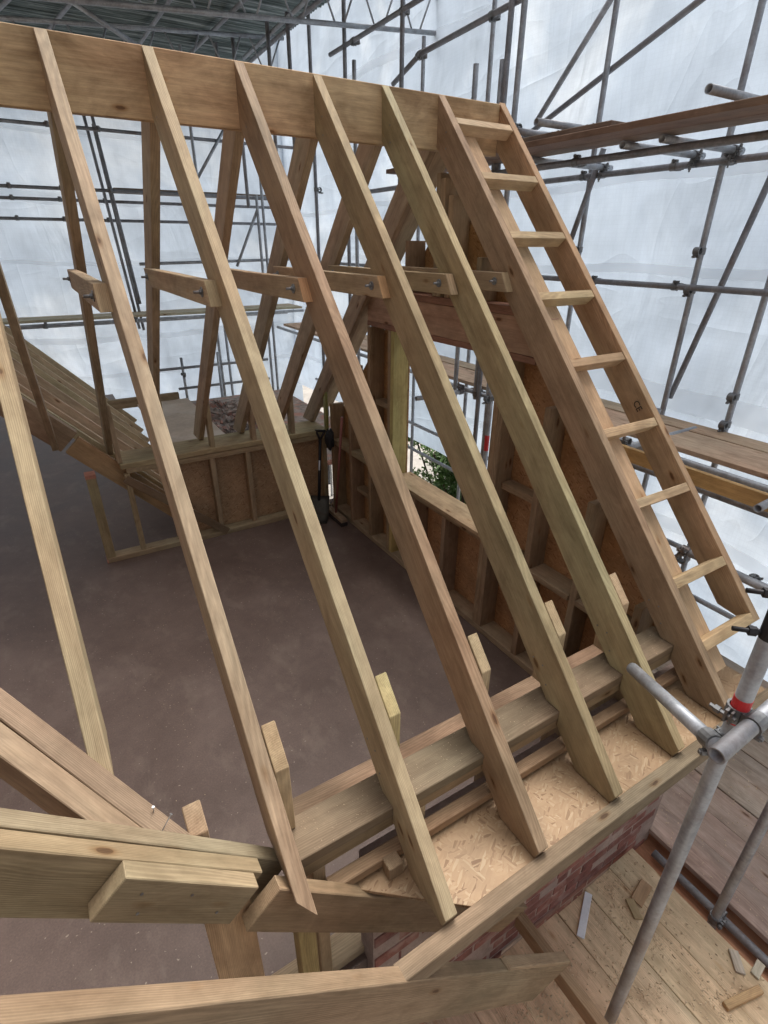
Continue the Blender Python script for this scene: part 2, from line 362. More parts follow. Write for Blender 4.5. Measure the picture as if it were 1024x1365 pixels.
# --- tubes and couplers
def tube_mesh():
    bm = bmesh.new(); n = 16; ro, ri = 0.02415, 0.0195
    rings = []
    for r, z in ((ri, 0), (ro, 0), (ro, 1), (ri, 1)):
        rings.append([bm.verts.new((r*math.cos(2*math.pi*i/n), r*math.sin(2*math.pi*i/n), z)) for i in range(n)])
    for k in range(4):
        A, B = rings[k], rings[(k+1) % 4]
        for i in range(n):
            f = bm.faces.new((A[i], A[(i+1) % n], B[(i+1) % n], B[i])); f.smooth = k in (1, 3)
    bmesh.ops.recalc_face_normals(bm, faces=bm.faces[:])
    me = bpy.data.meshes.new('scaffold_tube'); bm.to_mesh(me); bm.free(); return me
TUBE = tube_mesh(); TUBE.materials.append(GALV)
TUBE_D = TUBE.copy(); TUBE_D.materials.clear(); TUBE_D.materials.append(DARKTUBE)
def cyl(bm, p, d, r, l, n=10):
    d = Vector(d).normalized(); q = d.to_track_quat('Z', 'Y').to_matrix(); p = Vector(p)
    A = [bm.verts.new(p + q @ Vector((r*math.cos(2*math.pi*i/n), r*math.sin(2*math.pi*i/n), 0))) for i in range(n)]
    B = [bm.verts.new(p + q @ Vector((r*math.cos(2*math.pi*i/n), r*math.sin(2*math.pi*i/n), l))) for i in range(n)]
    bm.faces.new(A[::-1]); bm.faces.new(B)
    for i in range(n): f = bm.faces.new((A[i], A[(i+1) % n], B[(i+1) % n], B[i])); f.smooth = n > 6
def ringm(bm, c, axis, ro, ri, w, n=14):
    q = Vector(axis).to_track_quat('Z', 'Y').to_matrix(); c = Vector(c); R = []
    for r, z in ((ri, -w/2), (ro, -w/2), (ro, w/2), (ri, w/2)):
        R.append([bm.verts.new(c + q @ Vector((r*math.cos(2*math.pi*i/n), r*math.sin(2*math.pi*i/n), z))) for i in range(n)])
    for k in range(4):
        for i in range(n): bm.faces.new((R[k][i], R[k][(i+1) % n], R[(k+1) % 4][(i+1) % n], R[(k+1) % 4][i]))
def bmbox(bm, lo, hi):
    v = [bm.verts.new((x, y, z)) for x in (lo[0], hi[0]) for y in (lo[1], hi[1]) for z in (lo[2], hi[2])]
    for f in ((0, 1, 3, 2), (4, 6, 7, 5), (0, 4, 5, 1), (2, 3, 7, 6), (0, 2, 6, 4), (1, 5, 7, 3)): bm.faces.new([v[i] for i in f])
def coupler_mesh():
    bm = bmesh.new()
    ringm(bm, (0, 0, 0), (0, 0, 1), 0.0305, 0.0243, 0.05); ringm(bm, (0, 0.052, 0), (1, 0, 0), 0.0305, 0.0243, 0.05)
    bmbox(bm, (-0.024, 0.024, -0.024), (0.024, 0.03, 0.024))
    for s_ in (1,):
        bmbox(bm, (0.028, -0.012, -0.022), (0.046, -0.002, 0.022)); bmbox(bm, (0.028, 0.006, -0.022), (0.046, 0.014, 0.022))
        bmbox(bm, (-0.022, 0.044, -0.046), (0.022, 0.05, -0.028)); bmbox(bm, (-0.022, 0.058, -0.046), (0.022, 0.066, -0.028))
    cyl(bm, (0.038, -0.035, 0), (0, 1, 0), 0.007, 0.075, 6); cyl(bm, (0.038, -0.030, 0), (0, 1, 0), 0.012, 0.016, 6)
    cyl(bm, (0, 0.035, -0.038), (0, 1, 0), 0.007, 0.075, 6); cyl(bm, (0, 0.080, -0.038), (0, 1, 0), 0.012, 0.016, 6)
    bmesh.ops.recalc_face_normals(bm, faces=bm.faces[:])
    me = bpy.data.meshes.new('coupler'); bm.to_mesh(me); bm.free(); me.materials.append(COUPLER); return me
COUP = coupler_mesh()
def tube(p0, p1, label, group, dark=False, couplers=(), cat='scaffold tube', away=(0, 0, 1)):
    p0 = Vector(p0); p1 = Vector(p1); d = p1-p0
    o = bpy.data.objects.new('scaffold_tube', TUBE_D if dark else TUBE); COL.objects.link(o)
    q = d.to_track_quat('Z', 'Y'); mw = Matrix.Translation(p0+Vector((0, 0, Z0))) @ q.to_matrix().to_4x4() @ Matrix.Diagonal((1, 1, d.length, 1))
    o.matrix_basis = mw; tag(o, label, cat, group)
    for c in couplers:                       # each: (fraction, axis of the tube it grips, side it sits on)
        f, ax, side = c
        pos = p0 + d*f; a = d.normalized(); s_ = Vector(side); s_ = (s_-a*s_.dot(a)).normalized(); x = s_.cross(a)
        m = Matrix((x, s_, a)).transposed().to_4x4(); m.translation = pos + Vector((0, 0, Z0))
        k = bpy.data.objects.new('coupler', COUP); COL.objects.link(k); k.parent = o; k.matrix_basis = mw.inverted() @ m
    return o

# ------------------------------------------------------------------ THE SETTING: ground, floor
def sheet_obj(name, poly, z, t, mat_, kind=None):
    bm = bmesh.new()
    A = [bm.verts.new((x, y, z+Z0)) for x, y in poly]; B = [bm.verts.new((x, y, z+Z0-t)) for x, y in poly]
    n = len(poly); bm.faces.new(A); bm.faces.new(B[::-1])
    for i in range(n): bm.faces.new((A[i], B[i], B[(i+1) % n], A[(i+1) % n]))
    bmesh.ops.recalc_face_normals(bm, faces=bm.faces[:])
    me = bpy.data.meshes.new(name); bm.to_mesh(me); bm.free(); me.materials.append(mat_ or BLOCKER)
    o = bpy.data.objects.new(name, me); COL.objects.link(o)
    if kind: o['kind'] = kind
    return o
sheet_obj('ground', [(-900, -900), (900, -900), (900, 900), (-900, 900)], -6.0, 0.3, GROUND, 'structure')
sheet_obj('floor', [(-3.14, -3.49), (0.16, -3.49), (0.16, -2.06), (2.25, -2.06), (2.25, 1.95), (0.62, 1.95), (0.62, 8.3), (-3.14, 8.3)], -3.35, 0.25, FLOOR, 'structure')

# unseen wall added on the left to keep light off that side
hw = sheet_obj('light_blocking_wall', [(-3.45, -4.6), (-3.15, -4.6), (-3.15, 1.4), (-3.45, 1.4)], 3.2, 9.2, None); tag(hw, 'dark wall added out of view on the left to block light', 'wall')
# ------------------------------------------------------------------ ROOF FRAME
TH = rad(47.7); C_, S_ = math.cos(TH), math.sin(TH); H = 0.168
RB = 0.05     # ridge thickness
def fr_front(X):      # local x down the slope, local y into the roof, thickness +x
    return frame((X, 0, 0), (0, -C_, -S_), (0, S_, -C_))
def sd(y, z): return (-y*C_-z*S_, y*S_-z*C_)
def under(y): return 1.099*y - H/C_
# ridge beam
box('ridge_beam', (-2.6, 0.0, -0.262), (2.44, RB, 0.004), None, (0.58, 0.42, 0.26), GLULAM, 0.003)
tag(bpy.data.objects['ridge_beam'], 'deep pale orange ridge beam that all the rafters lean on', 'beam')
ordn = ['the rafter carrying the gable ladder rungs', 'first full front rafter next to the gable ladder', 'second front rafter from the gable ladder', 'reddish brown third front rafter from the gable ladder', 'fourth front rafter from the gable ladder, ending over the eaves strip', 'fifth front rafter from the gable ladder, with pointed mitred foot', 'sixth front rafter from the gable ladder, landing on the valley planks']
full = [sd(0, 0), sd(0, -H/C_), sd(-2.006, -2.455), sd(-2.0755, -2.455), sd(-2.0755, under(-2.0755)), sd(-2.199, -2.667), sd(-2.368, -2.667), sd(-2.383, -2.619)]
FRX = {5: 1.975, 4: 1.6, 3: 1.2, 2: 0.8, 1: 0.4, 0: 0.0, -1: -0.4}
fcol = {5: BROWN, 4: GREEN, 3: GREEN, 2: REDB, 1: (0.48, 0.395, 0.265), 0: (0.44, 0.355, 0.255), -1: (0.44, 0.345, 0.235)}
for i, X in FRX.items():
    if i >= 1: o = prism('rafter', full, 0.047, fr_front(X), None, fcol[i])
    elif i == 0:
        p = [sd(0, 0), sd(0, -H/C_), (3.17, H), (3.33, 0)]
        o = prism('rafter', p, 0.047, fr_front(X), None, fcol[i], skew=lambda u, v, w: (u - (0.047-w)*1.3 if u > 1 else u, v, w))
    else:
        p = [sd(0, 0), sd(0, -H/C_), (2.64, H), (2.785, 0)]
        o = prism('rafter', p, 0.047, fr_front(X), None, fcol[i], skew=lambda u, v, w: (u - (0.047-w)*1.3 if u > 1 else u, v, w))
    tag(o, ordn[5-i], 'rafter', 'front slope rafters')
bord = ['back slope rafter at the gable wall', 'first back slope rafter in from the gable wall', 'second back slope rafter in from the gable wall', 'third back slope rafter in from the gable wall', 'fourth back slope rafter in from the gable wall', 'fifth back slope rafter in from the gable wall, beside the post', 'sixth back slope rafter in from the gable wall, above the doubled beam']
def fr_back(X): return frame((X+0.047, RB, 0), (0, C_, -S_), (0, -S_, -C_))
def sdb(y, z): y -= RB; return (y*C_-z*S_, -y*S_-z*C_)
bpoly = [sdb(RB, 0), sdb(RB, -H/C_), sdb(RB+(2.46-H/C_)/1.099, -2.458), sdb(RB+2.458/1.099, -2.458)]
for k, i in enumerate((5, 4, 3, 2, 1, 0, -1)):
    p = bpoly if i >= 0 else [bpoly[0], bpoly[1], (2.95, H), (3.02, 0)]
    o = prism('rafter', p, 0.047, fr_back(FRX[i]), None, ((0.40, 0.31, 0.215), (0.46, 0.36, 0.255), (0.46, 0.36, 0.255), (0.42, 0.32, 0.225), (0.46, 0.36, 0.25), (0.40, 0.31, 0.22), (0.40, 0.31, 0.22))[k])
    tag(o, bord[k], 'rafter', 'back slope rafters')
# knee studs beside the front rafters (slope-cut tops)
kn = ['beside the first front rafter from the gable ladder', 'beside the second front rafter from the gable ladder', 'beside the reddish brown front rafter', 'beside the fourth front rafter from the gable ladder', 'beside the front rafter with the mitred foot']
for k, i in enumerate((4, 3, 2, 1, 0)):
    X = FRX[i]+0.0475
    zt = lambda y: 1.099*y + 0.004
    o = prism('knee_stud', [(0.0, 0.0), (2.4535+zt(-1.972), 0.0), (2.4535+zt(-1.875), 0.097), (0.0, 0.097)], 0.045, frame((X, -1.972, -2.4535), (0, 0, 1), (0, 1, 0)), None, PALE if i != 1 else (0.60, 0.52, 0.28))
    # frame thickness axis is a x b = z x y = -x : shift
    o.matrix_basis = Matrix.Translation((0.045, 0, 0)) @ o.matrix_basis
    tag(o, 'short pale stud with sloping top ' + kn[k], 'stud', 'knee studs on the eaves plate')
for k, i in enumerate((4, 3, 2, 1, 0)):
    X = FRX[i]+0.0475
    y0 = 1.80
    zb = lambda y: -1.099*(y-RB) - 0.03
    o = prism('knee_stud', [(0.0, 0.0), (2.458+zb(y0), 0.0), (2.458+zb(y0+0.09), 0.09), (0.0, 0.09)], 0.04, frame((X+0.04, y0, -2.4575), (0, 0, 1), (0, 1, 0)), None, TAN)
    tag(o, 'short stud on the back knee wall plate ' + ['beside the rafter nearest the gable', 'beside the second rafter in from the gable', 'beside the third rafter in from the gable', 'beside the fourth rafter in from the gable', 'beside the fifth rafter in from the gable'][k], 'stud', 'knee studs on the back wall plate')
# collar ties, bolted to the left faces
tn = ['beside the gable wall', 'first in from the gable wall', 'with bright orange cut end', 'third in from the gable wall with reddish end', 'fourth in from the gable wall, stained with dark streaks', 'fifth in from the gable wall, shortest looking and weathered']
bolt_bm = bmesh.new(); cyl(bolt_bm, (0, 0, -0.035), (0, 0, 1), 0.006, 0.04, 8); cyl(bolt_bm, (0, 0, -0.012), (0, 0, 1), 0.0115, 0.011, 6); cyl(bolt_bm, (0, 0, -0.004), (0, 0, 1), 0.02, 0.004, 12)
BOLT = bpy.data.meshes.new('bolt'); bolt_bm.to_mesh(BOLT); bolt_bm.free(); BOLT.materials.append(COUPLER)
for k, i in enumerate((5, 4, 3, 2, 1, 0)):
    X = FRX[i]
    p = [(-0.70, 0), (0.645, 0), (0.60, 0.095), (-0.757, 0.095)]
    o = prism('collar_tie', p, 0.047, frame((X-0.0005, 0, -0.89), (0, 1, 0), (0, 0, -1)), None, ((0.42, 0.33, 0.23), (0.42, 0.34, 0.23), (0.44, 0.34, 0.235), (0.44, 0.33, 0.235), (0.46, 0.37, 0.27), (0.46, 0.37, 0.27))[k])
    tag(o, 'bolted horizontal collar tie ' + tn[k], 'collar tie', 'collar ties')
    e = prism('cut_end', [(0, 0), (0.1095, 0), (0.1095, 0.045), (0, 0.045)], 0.0025, frame((X-0.0015, -0.7575, -0.9845), (0, 0.057, 0.095), (-1, 0, 0)), o, (PALE, PALE, ORANGE, ORANGE, PALE, PALE)[k], None, 0.0008)
    for yb in (-0.655, 0.56):
        bo = bpy.data.objects.new('bolt', BOLT); COL.objects.link(bo)
        put(bo, frame((X-0.0478, yb, -0.935), (0, 1, 0), (0, 0, 1)), o)
# ------------------------------------------------------------------ GABLE LADDER
gl_ = empty('gable_ladder', (2.2, -1.2, -3.3), 'pale timber gable ladder of short rungs and outer bargeboard overhanging the gable', 'gable ladder')
fb = frame((2.44, 0, 0), (0, -C_, -S_), (0, S_, -C_))
barge = prism('bargeboard', [(-0.02, 0), sd(0.02, -0.145/C_), (3.15, 0.145), (3.262, 0.05), (3.27, 0)], 0.047, fb, gl_, (0.50, 0.36, 0.235))
for s_ in (0.155, 0.536, 0.932, 1.324, 1.727, 2.13, 2.51, 2.92, 3.222):
    prism('rung', [(0, 0), (0.416, 0), (0.416, 0.068), (0, 0.068)], 0.047, frame((2.023, -C_*(s_+0.047), -S_*(s_+0.047)), (1, 0, 0), (0, S_, -C_)), gl_, PALE)
tcv = bpy.data.curves.new('stamp', 'FONT'); tcv.body = 'CE'; tcv.size = 0.05; tcv.extrude = 0.0004
_t = bpy.data.objects.new('tmp', tcv); COL.objects.link(_t); bpy.context.view_layer.update()
stm = bpy.data.meshes.new_from_object(_t.evaluated_get(bpy.context.evaluated_depsgraph_get())); bpy.data.objects.remove(_t)
stm.materials.clear(); stm.materials.append(INK); stm.name = 'stamp'
stamp = bpy.data.objects.new('stamp', stm); COL.objects.link(stamp)
put(stamp, frame((2.4393, -C_*2.0 + S_*0.075, -S_*2.0 - C_*0.075), (0, C_*-1, -S_), (0, -S_, C_)), barge)

# ------------------------------------------------------------------ GABLE WALL
GX0, GX1 = 2.03, 2.17
gw = empty('gable_wall', (2.1, 0, -3.35), 'timber stud gable wall with oriented strand board and a window opening', 'stud wall')
box('sole_plate', (GX0, -1.92, -3.349), (GX1, 1.76, -3.30), gw, TAN)
def stud(y, z0, z1, col=BROWN, w=0.045, x0=GX0, x1=GX1): return box('stud', (x0, y, z0), (x1, y+w, z1), gw, col)
rk = lambda y: -1.099*abs(y-0.025)-0.335          # underside of the raking plate
for y in (1.66, 1.262, 0.888): stud(y, -3.299, min(-1.36, rk(y+0.045)) if y < 0.93 else rk(y+0.045))
stud(0.568, -3.299, -1.352); stud(0.521, -3.299, -1.352, (0.60, 0.50, 0.24))
for y in (0.17, -0.236): stud(y, -3.299, -2.612)
stud(-0.676, -3.299, -1.352, TAN); stud(-0.722, -3.299, -1.352)
for y in (-1.088, -1.47, -1.86): stud(y, -3.299, rk(y) if y < -0.93 else -1.36)
box('window_board', (1.995, -0.672, -2.558), (2.215, 0.519, -2.53), gw, PALE)
box('sill_plate', (GX0, -0.674, -2.61), (GX1, 0.519, -2.563), gw, BROWN)
nog = [(1.31, 1.655), (0.936, 1.258)]
for a, b in nog: box('noggin', (GX0, a, -2.587), (GX1, b, -2.535), gw, TAN)
for a, b in ((-1.04, -0.726), (-1.42, -1.092), (-1.81, -1.474)): box('noggin', (GX0-0.012, a, -2.622), (GX1, b, -2.585), gw, BROWN)
for a, b, z in ((0.936, 1.258, -2.97), (0.618, 0.884, -2.0), (-1.04, -0.726, -2.18)): box('noggin', (GX0+0.05, a, z), (GX1, b, z+0.045), gw, BROWN)
box('header_bottom_plate', (GX0, -0.93, -1.35), (GX1, 0.93, -1.312), gw, (0.36, 0.20, 0.15))
box('header', (GX0+0.004, -0.93, -1.311), (GX1, 0.93, -1.112), gw, (0.46, 0.31, 0.225), None)
box('header_top_plate', (GX0, -0.72, -1.111), (GX1, 0.72, -1.066), gw, (0.34, 0.19, 0.14))
for y, c in ((0.345, BROWN), (0.012, TAN), (-0.035, TAN), (-0.119, TAN), (-0.42, BROWN)): stud(y, -1.065, rk(y + (0.045 if y > 0 else 0)), c)
# raking plates under the rungs
rp = 0.07
prism('raking_plate', [(0.10, 0), (3.40, 0), (3.36, 0.045), (0.15, 0.045)], 0.165, frame((2.03, S_*rp, -C_*rp), (0, -C_, -S_), (0, S_, -C_)), gw, PALE)
o = prism('raking_plate', [(0.10, 0), (3.0, 0), (3.0, 0.045), (0.15, 0.045)], 0.165, frame((2.195, RB-S_*rp, -C_*rp), (0, C_, -S_), (0, -S_, -C_)), gw, TAN)
# OSB sheets on the outside, round the opening
oc = (1.1, 0.92, 0.78)
fo = frame((GX1+0.002, 0, 0), (0, 1, 0), (0, 0, 1))
for p in ([(-1.9, -3.33), (-0.68, -3.33), (-0.68, -1.14), (-1.9, -2.46)], [(-0.678, -3.33), (0.518, -3.33), (0.518, -2.57), (-0.678, -2.57)],
          [(0.522, -3.33), (1.9, -3.33), (1.9, -2.46), (0.522, -1.0)], [(-0.678, -1.348), (0.518, -1.348), (0.518, -0.98), (0.025, -0.44), (-0.678, -1.2)]):
    prism('osb_sheet', p, 0.012, fo, gw, oc, OSB, 0.001)

# ------------------------------------------------------------------ BACK KNEE WALL
kw = empty('knee_wall', (0.9, 1.9, -3.35), 'low back knee wall of studs lined with oriented strand board', 'stud wall')
box('sole_plate', (-0.21, 1.74, -3.349), (2.02, 1.86, -3.302), kw, TAN)
box('wall_plate', (0.06, 1.77, -2.505), (2.025, 2.13, -2.46), kw, (0.47, 0.39, 0.25))
box('wall_plate', (0.10, 1.775, -2.555), (2.025, 1.87, -2.506), kw, TAN)
for x in (0.815, 1.155, 1.97, 0.44): box('stud', (x, 1.78, -3.301), (x+0.045, 1.87, -2.556), kw, TAN)
box('stud', (0.075, 1.745, -3.301), (0.118, 1.83, -2.556), kw, GREEN)
prism('osb_sheet', [(0.42, -3.33), (2.02, -3.33), (2.02, -2.51), (0.42, -2.51)], 0.012, frame((0, 1.885, 0), (1, 0, 0), (0, 0, 1)), kw, (1.8, 1.52, 1.22), OSB, 0.001)
o = box('end_post', (-0.22, 1.745, -3.345), (-0.142, 1.84, -2.50), None, GREEN); tag(o, 'greenish upright post with red painted ends at the open end of the knee wall', 'post')
box('painted_end', (-0.222, 1.742, -2.53), (-0.140, 1.845, -2.496), o, (1, 1, 1), ENDRED, 0.001)
box('painted_end', (-0.222, 1.742, -3.348), (-0.140, 1.846, -3.315), o, (1, 1, 1), ENDRED, 0.001)

o = plank('diagonal_brace', (0.10, 1.735, -2.56), (0.90, 1.735, -3.30), 0.07, 0.03, (-0.68, 0, -0.735), None, (0.26, 0.19, 0.13)); tag(o, 'dark diagonal brace falling across the front of the knee wall to the floor', 'brace')
# ------------------------------------------------------------------ FRONT EAVES WALL
ew = empty('eaves_wall', (1.1, -2.0, -3.35), 'low front eaves wall with doubled plate under the rafter feet', 'stud wall')
box('wall_plate', (0.05, -2.075, -2.502), (2.03, -1.93, -2.456), ew, (0.25, 0.195, 0.145))
box('wall_plate', (0.05, -2.072, -2.56), (2.03, -1.932, -2.504), ew, (0.32, 0.24, 0.16))
box('inner_rail', (0.05, -1.928, -2.60), (2.03, -1.80, -2.555), ew, BROWN)
box('batten', (0.14, -2.125, -2.652), (2.2, -2.078, -2.612), ew, (0.36, 0.25, 0.165))
for x in (0.10, 0.5, 0.9, 1.3, 1.7): box('stud', (x, -2.07, -3.3), (x+0.045, -1.94, -2.562), ew, TAN)
box('sole_plate', (-0.09, -2.035, -3.349), (2.02, -1.93, -3.301), ew, TAN)
prism('osb_sheet', [(0.13, -2.055), (2.35, -2.055), (2.35, -2.372), (0.52, -2.372)], 0.014, frame((0, 0, -2.686), (1, 0, 0), (0, 1, 0)), ew, (0.84, 0.83, 0.80), OSB, 0.001)
box('block', (0.33, -2.17, -2.67), (0.385, -2.12, -2.61), ew, BROWN)
es = plank('eaves_batten', (0.212, -2.374, -2.659), (2.42, -2.374, -2.659), 0.055, 0.085, (0, -1, 0), None, (0.26, 0.205, 0.15))
# thickness axis = x cross -y = -z : hangs down
tag(es, 'long weathered batten along the eaves in front of the rafter feet', 'batten')
# brick outer leaf
bw = empty('brick_wall', (1.35, -2.05, -4.2), 'red brick outer wall below the eaves batten', 'brick wall')
box('mortar_bed', (0.30, -2.1095, -4.25), (2.36, -2.01, -2.70), bw, (1, 1, 1), MORTAR, 0)
bbm = bmesh.new(); bmesh.ops.create_cube(bbm, size=1)
for v in bbm.verts: v.co = Vector((v.co.x*0.213, v.co.y*0.1, v.co.z*0.064))
bmesh.ops.bevel(bbm, geom=bbm.edges[:], offset=0.003, segments=1, affect='EDGES')
BRK = bpy.data.meshes.new('brick'); bbm.to_mesh(BRK); bbm.free(); BRK.materials.append(BRICK)
for r_ in range(20):
    z = -4.20 + r_*0.075
    for c_ in range(10):
        x = 0.30 + 0.1125 + c_*0.225 + (0.1125 if r_ % 2 else 0)
        if x + 0.1 > 2.37 or z > -2.72: continue
        b_ = bpy.data.objects.new('brick', BRK); COL.objects.link(b_); b_.parent = bw
        b_.location = Vector((x+random.uniform(-.002, .002), -2.062+random.uniform(-.003, .003), z)) - Vector((1.35, -2.05, -4.2))
        b_.rotation_euler = (0, 0, random.uniform(-.006, .006))

# ------------------------------------------------------------------ CROSS WING (left): roof plane falls towards +x at the same pitch
def wz(x): return -2.02 - 1.099*(x+0.353)
def fr_wing(y, x0=0.0): return frame((x0, y, wz(x0)), (C_, 0, -S_), (-S_, 0, -C_))      # thickness -> -y ... a x b
def wing_rafter(name, y_near, x0, x1, depth=0.17, color=TAN, t=0.047, foot=0.0, lift=0.0):
    L = (x1-x0)/C_
    f_ = fr_wing(y_near, x0)
    # a x b = (C,0,-S) x (-S,0,-C) = y axis * ((-S)(-S) - C*(-C)) = +y
    return prism(name, [(0, -lift), (L, -lift), (L-foot, depth), (0, depth)], t, f_, None, color)
o = wing_rafter('wing_rafter', -2.0685, -1.3, 0.03, 0.17, (0.30, 0.24, 0.17)); tag(o, 'inner plank of the doubled sloping wing rafter that the valley planks run into', 'rafter')
o = wing_rafter('wing_rafter', -2.116, -1.3, -0.06, 0.17, (0.31, 0.245, 0.17)); tag(o, 'outer plank of the doubled sloping wing rafter, with cut end', 'rafter')
o = wing_rafter('packing_piece', -2.164, -0.36, -0.085, 0.125, (0.38, 0.30, 0.20)); tag(o, 'short packing piece nailed to the face of the doubled wing rafter', 'packing')
o = wing_rafter('wing_rafter', -2.166, -0.03, 1.146, 0.15, (0.33, 0.255, 0.17), 0.047, 0.10); tag(o, 'knotty wing rafter tail running out under the rafter feet to the low eaves plate', 'rafter')
o = wing_rafter('wing_rafter', -2.437, -1.3, 1.13, 0.19, (0.30, 0.235, 0.16), 0.048, 0.13); tag(o, 'long wing rafter with pale packer on its end, beyond the valley', 'rafter')
pk = prism('packer', [(0, 0), (0.66, 0), (0.645, -0.016), (0.012, -0.016)], 0.046, fr_wing(-2.436, 0.69), o, (0.40, 0.315, 0.215))
# valley planks
vd = Vector((0.34, -0.38, -0.374)).normalized()
ext = 1.0
for k, (dx, dy, t, lab, col) in enumerate(((0, 0, 0.058, 'upper sloping valley plank with two bent nails at its foot', (0.30, 0.24, 0.18)), (-0.043, -0.0385, 0.06, 'lower sloping valley plank lying against the upper one', (0.33, 0.265, 0.185)))):
    p1 = V(-0.215+dx, -2.012+dy, -2.172); 
    # trim each so that it butts on the doubled wing rafter
    tt = (-2.0205-p1.y)/vd.y; p1 = p1 + vd*tt
    p0 = p1 - vd*1.9
    side = Vector((-0.745, -0.667, 0)).normalized()
    dn = side.cross(vd); dn = dn if dn.z < 0 else -dn
    dpt = 0.10 if k == 0 else 0.10
    fr = frame(p0, vd, dn); cax = Vector((fr[0][2], fr[1][2], fr[2][2]))
    if cax.dot(side) < 0: fr = frame(p0 + side*t, vd, dn)
    o = prism('valley_plank', [(0, 0), (1.9, 0), (1.9-0.06, dpt), (0, dpt)], t, fr, None, col, skew=(lambda u, v, w, s=(1 if cax.dot(side) > 0 else -1), T=t: (u - (w if s > 0 else T-w)*0.9 if u > 1 else u, v, w)))
    tag(o, lab, 'plank')
# nails
for (a, b) in (((206, 1090), (216, 1072)), ((216, 1108), (233, 1095))):
    P = onZ(*a, -2.13); q = P + Vector((0.004, 0.0, 0.04)) if b[1] < 1080 else P + Vector((0.03, 0.012, 0.03))
    bm = bmesh.new(); cyl(bm, P, q-P, 0.0017, (q-P).length, 6); cyl(bm, q, q-P, 0.004, 0.0015, 8)
    me = bpy.data.meshes.new('nail'); bm.to_mesh(me); bm.free(); me.materials.append(ZINC)
    n_ = bpy.data.objects.new('nail', me); COL.objects.link(n_); n_.location.z = Z0
    tag(n_, 'bent nail sticking up from the foot of the valley plank', 'nail', 'nails in the valley plank')
hb = bmesh.new(); cyl(hb, (0, 0, 0), (0, 0, 1), 0.004, 0.0012, 8)
NAILH = bpy.data.meshes.new('nail_head'); hb.to_mesh(NAILH); hb.free(); NAILH.materials.append(COUPLER)
def nail_heads(o, pts, nrm):
    q = Vector(nrm).to_track_quat('Z', 'Y').to_matrix().to_4x4()
    for p in pts:
        k = bpy.data.objects.new('nail_head', NAILH); COL.objects.link(k); k.parent = o; k.matrix_basis = Matrix.Translation(Vector(p)) @ q
for o in [x for x in bpy.data.objects if x.name.startswith('packing_piece')]:
    nail_heads(o, ((0.07, 0.04, -0.0008), (0.10, 0.095, -0.0008), (0.21, 0.035, -0.0008), (0.33, 0.085, -0.0008)), (0, 0, -1))
for o in [x for x in bpy.data.objects if x.name.startswith('rafter') and x.get('group') == 'front slope rafters']:
    L_ = max(v.co.x for v in o.data.vertices)
    if L_ > 3.4: nail_heads(o, ((3.02, 0.10, -0.0008), (2.98, 0.135, -0.0008), (0.2, 0.06, -0.0008), (0.26, 0.11, -0.0008), (3.10, 0.13, -0.0008)), (0, 0, -1))
# stub stud, plank post, small stud under the wing rafter
o = prism('stub_stud', [(0, 0), (0.28, 0), (0.22, 0.06), (0, 0.06)], 0.05, frame((-0.166, -1.955, -2.42), (0, 0, 1), (0, -1, 0)), None, (0.50, 0.36, 0.25)); o.matrix_basis = Matrix.Translation((-0.05, 0, 0)) @ o.matrix_basis
tag(o, 'short stud stub with orange cut edge standing behind the valley foot', 'stud')
o = box('plank_post', (-0.235, -2.11, -3.345), (-0.105, -2.072, -2.42), None, (0.50, 0.37, 0.24)); tag(o, 'wide upright plank dusted with sawdust under the doubled wing rafter', 'post')
o = box('cripple_stud', (0.005, -2.16, -3.345), (0.063, -2.10, -2.62), None, (0.46, 0.38, 0.19)); tag(o, 'slim greenish stud standing under the knotty wing rafter tail', 'stud')
# low eaves plate of the wing
o = box('wing_eaves_plate', (1.145, -4.4, -3.93), (1.193, -2.11, -3.832), None, (0.42, 0.30, 0.20)); tag(o, 'low eaves plate of the wing running away from the brick wall', 'plate')
# back part of the wing: doubled beam, lower beam, jack rafters
o = wing_rafter('wing_rafter', 2.0, -1.6, -0.19, 0.21, BROWN, 0.094); tag(o, 'doubled sloping wing rafter behind the far slope, left of the post', 'rafter')
o = wing_rafter('wing_rafter', 1.885, -0.185, 0.80, 0.17, (0.46, 0.33, 0.19), 0.047, 0.0, 0.0); tag(o, 'brown sloping wing rafter dropping behind the greenish post', 'rafter')
jl = ['nearest the knee wall', 'second beyond the knee wall', 'third beyond the knee wall', 'fourth beyond the knee wall', 'fifth beyond the knee wall', 'sixth beyond the knee wall', 'seventh beyond the knee wall', 'eighth beyond the knee wall']
for k, y in enumerate((2.14, 2.47, 2.97, 3.49, 4.0, 4.45, 4.95, 5.5)):
    o = wing_rafter('jack_rafter', y, -1.9, 0.66, 0.085, (0.64, 0.52, 0.37), 0.045); tag(o, 'pale jack rafter of the back wing, ' + jl[k], 'rafter', 'jack rafters of the back wing')
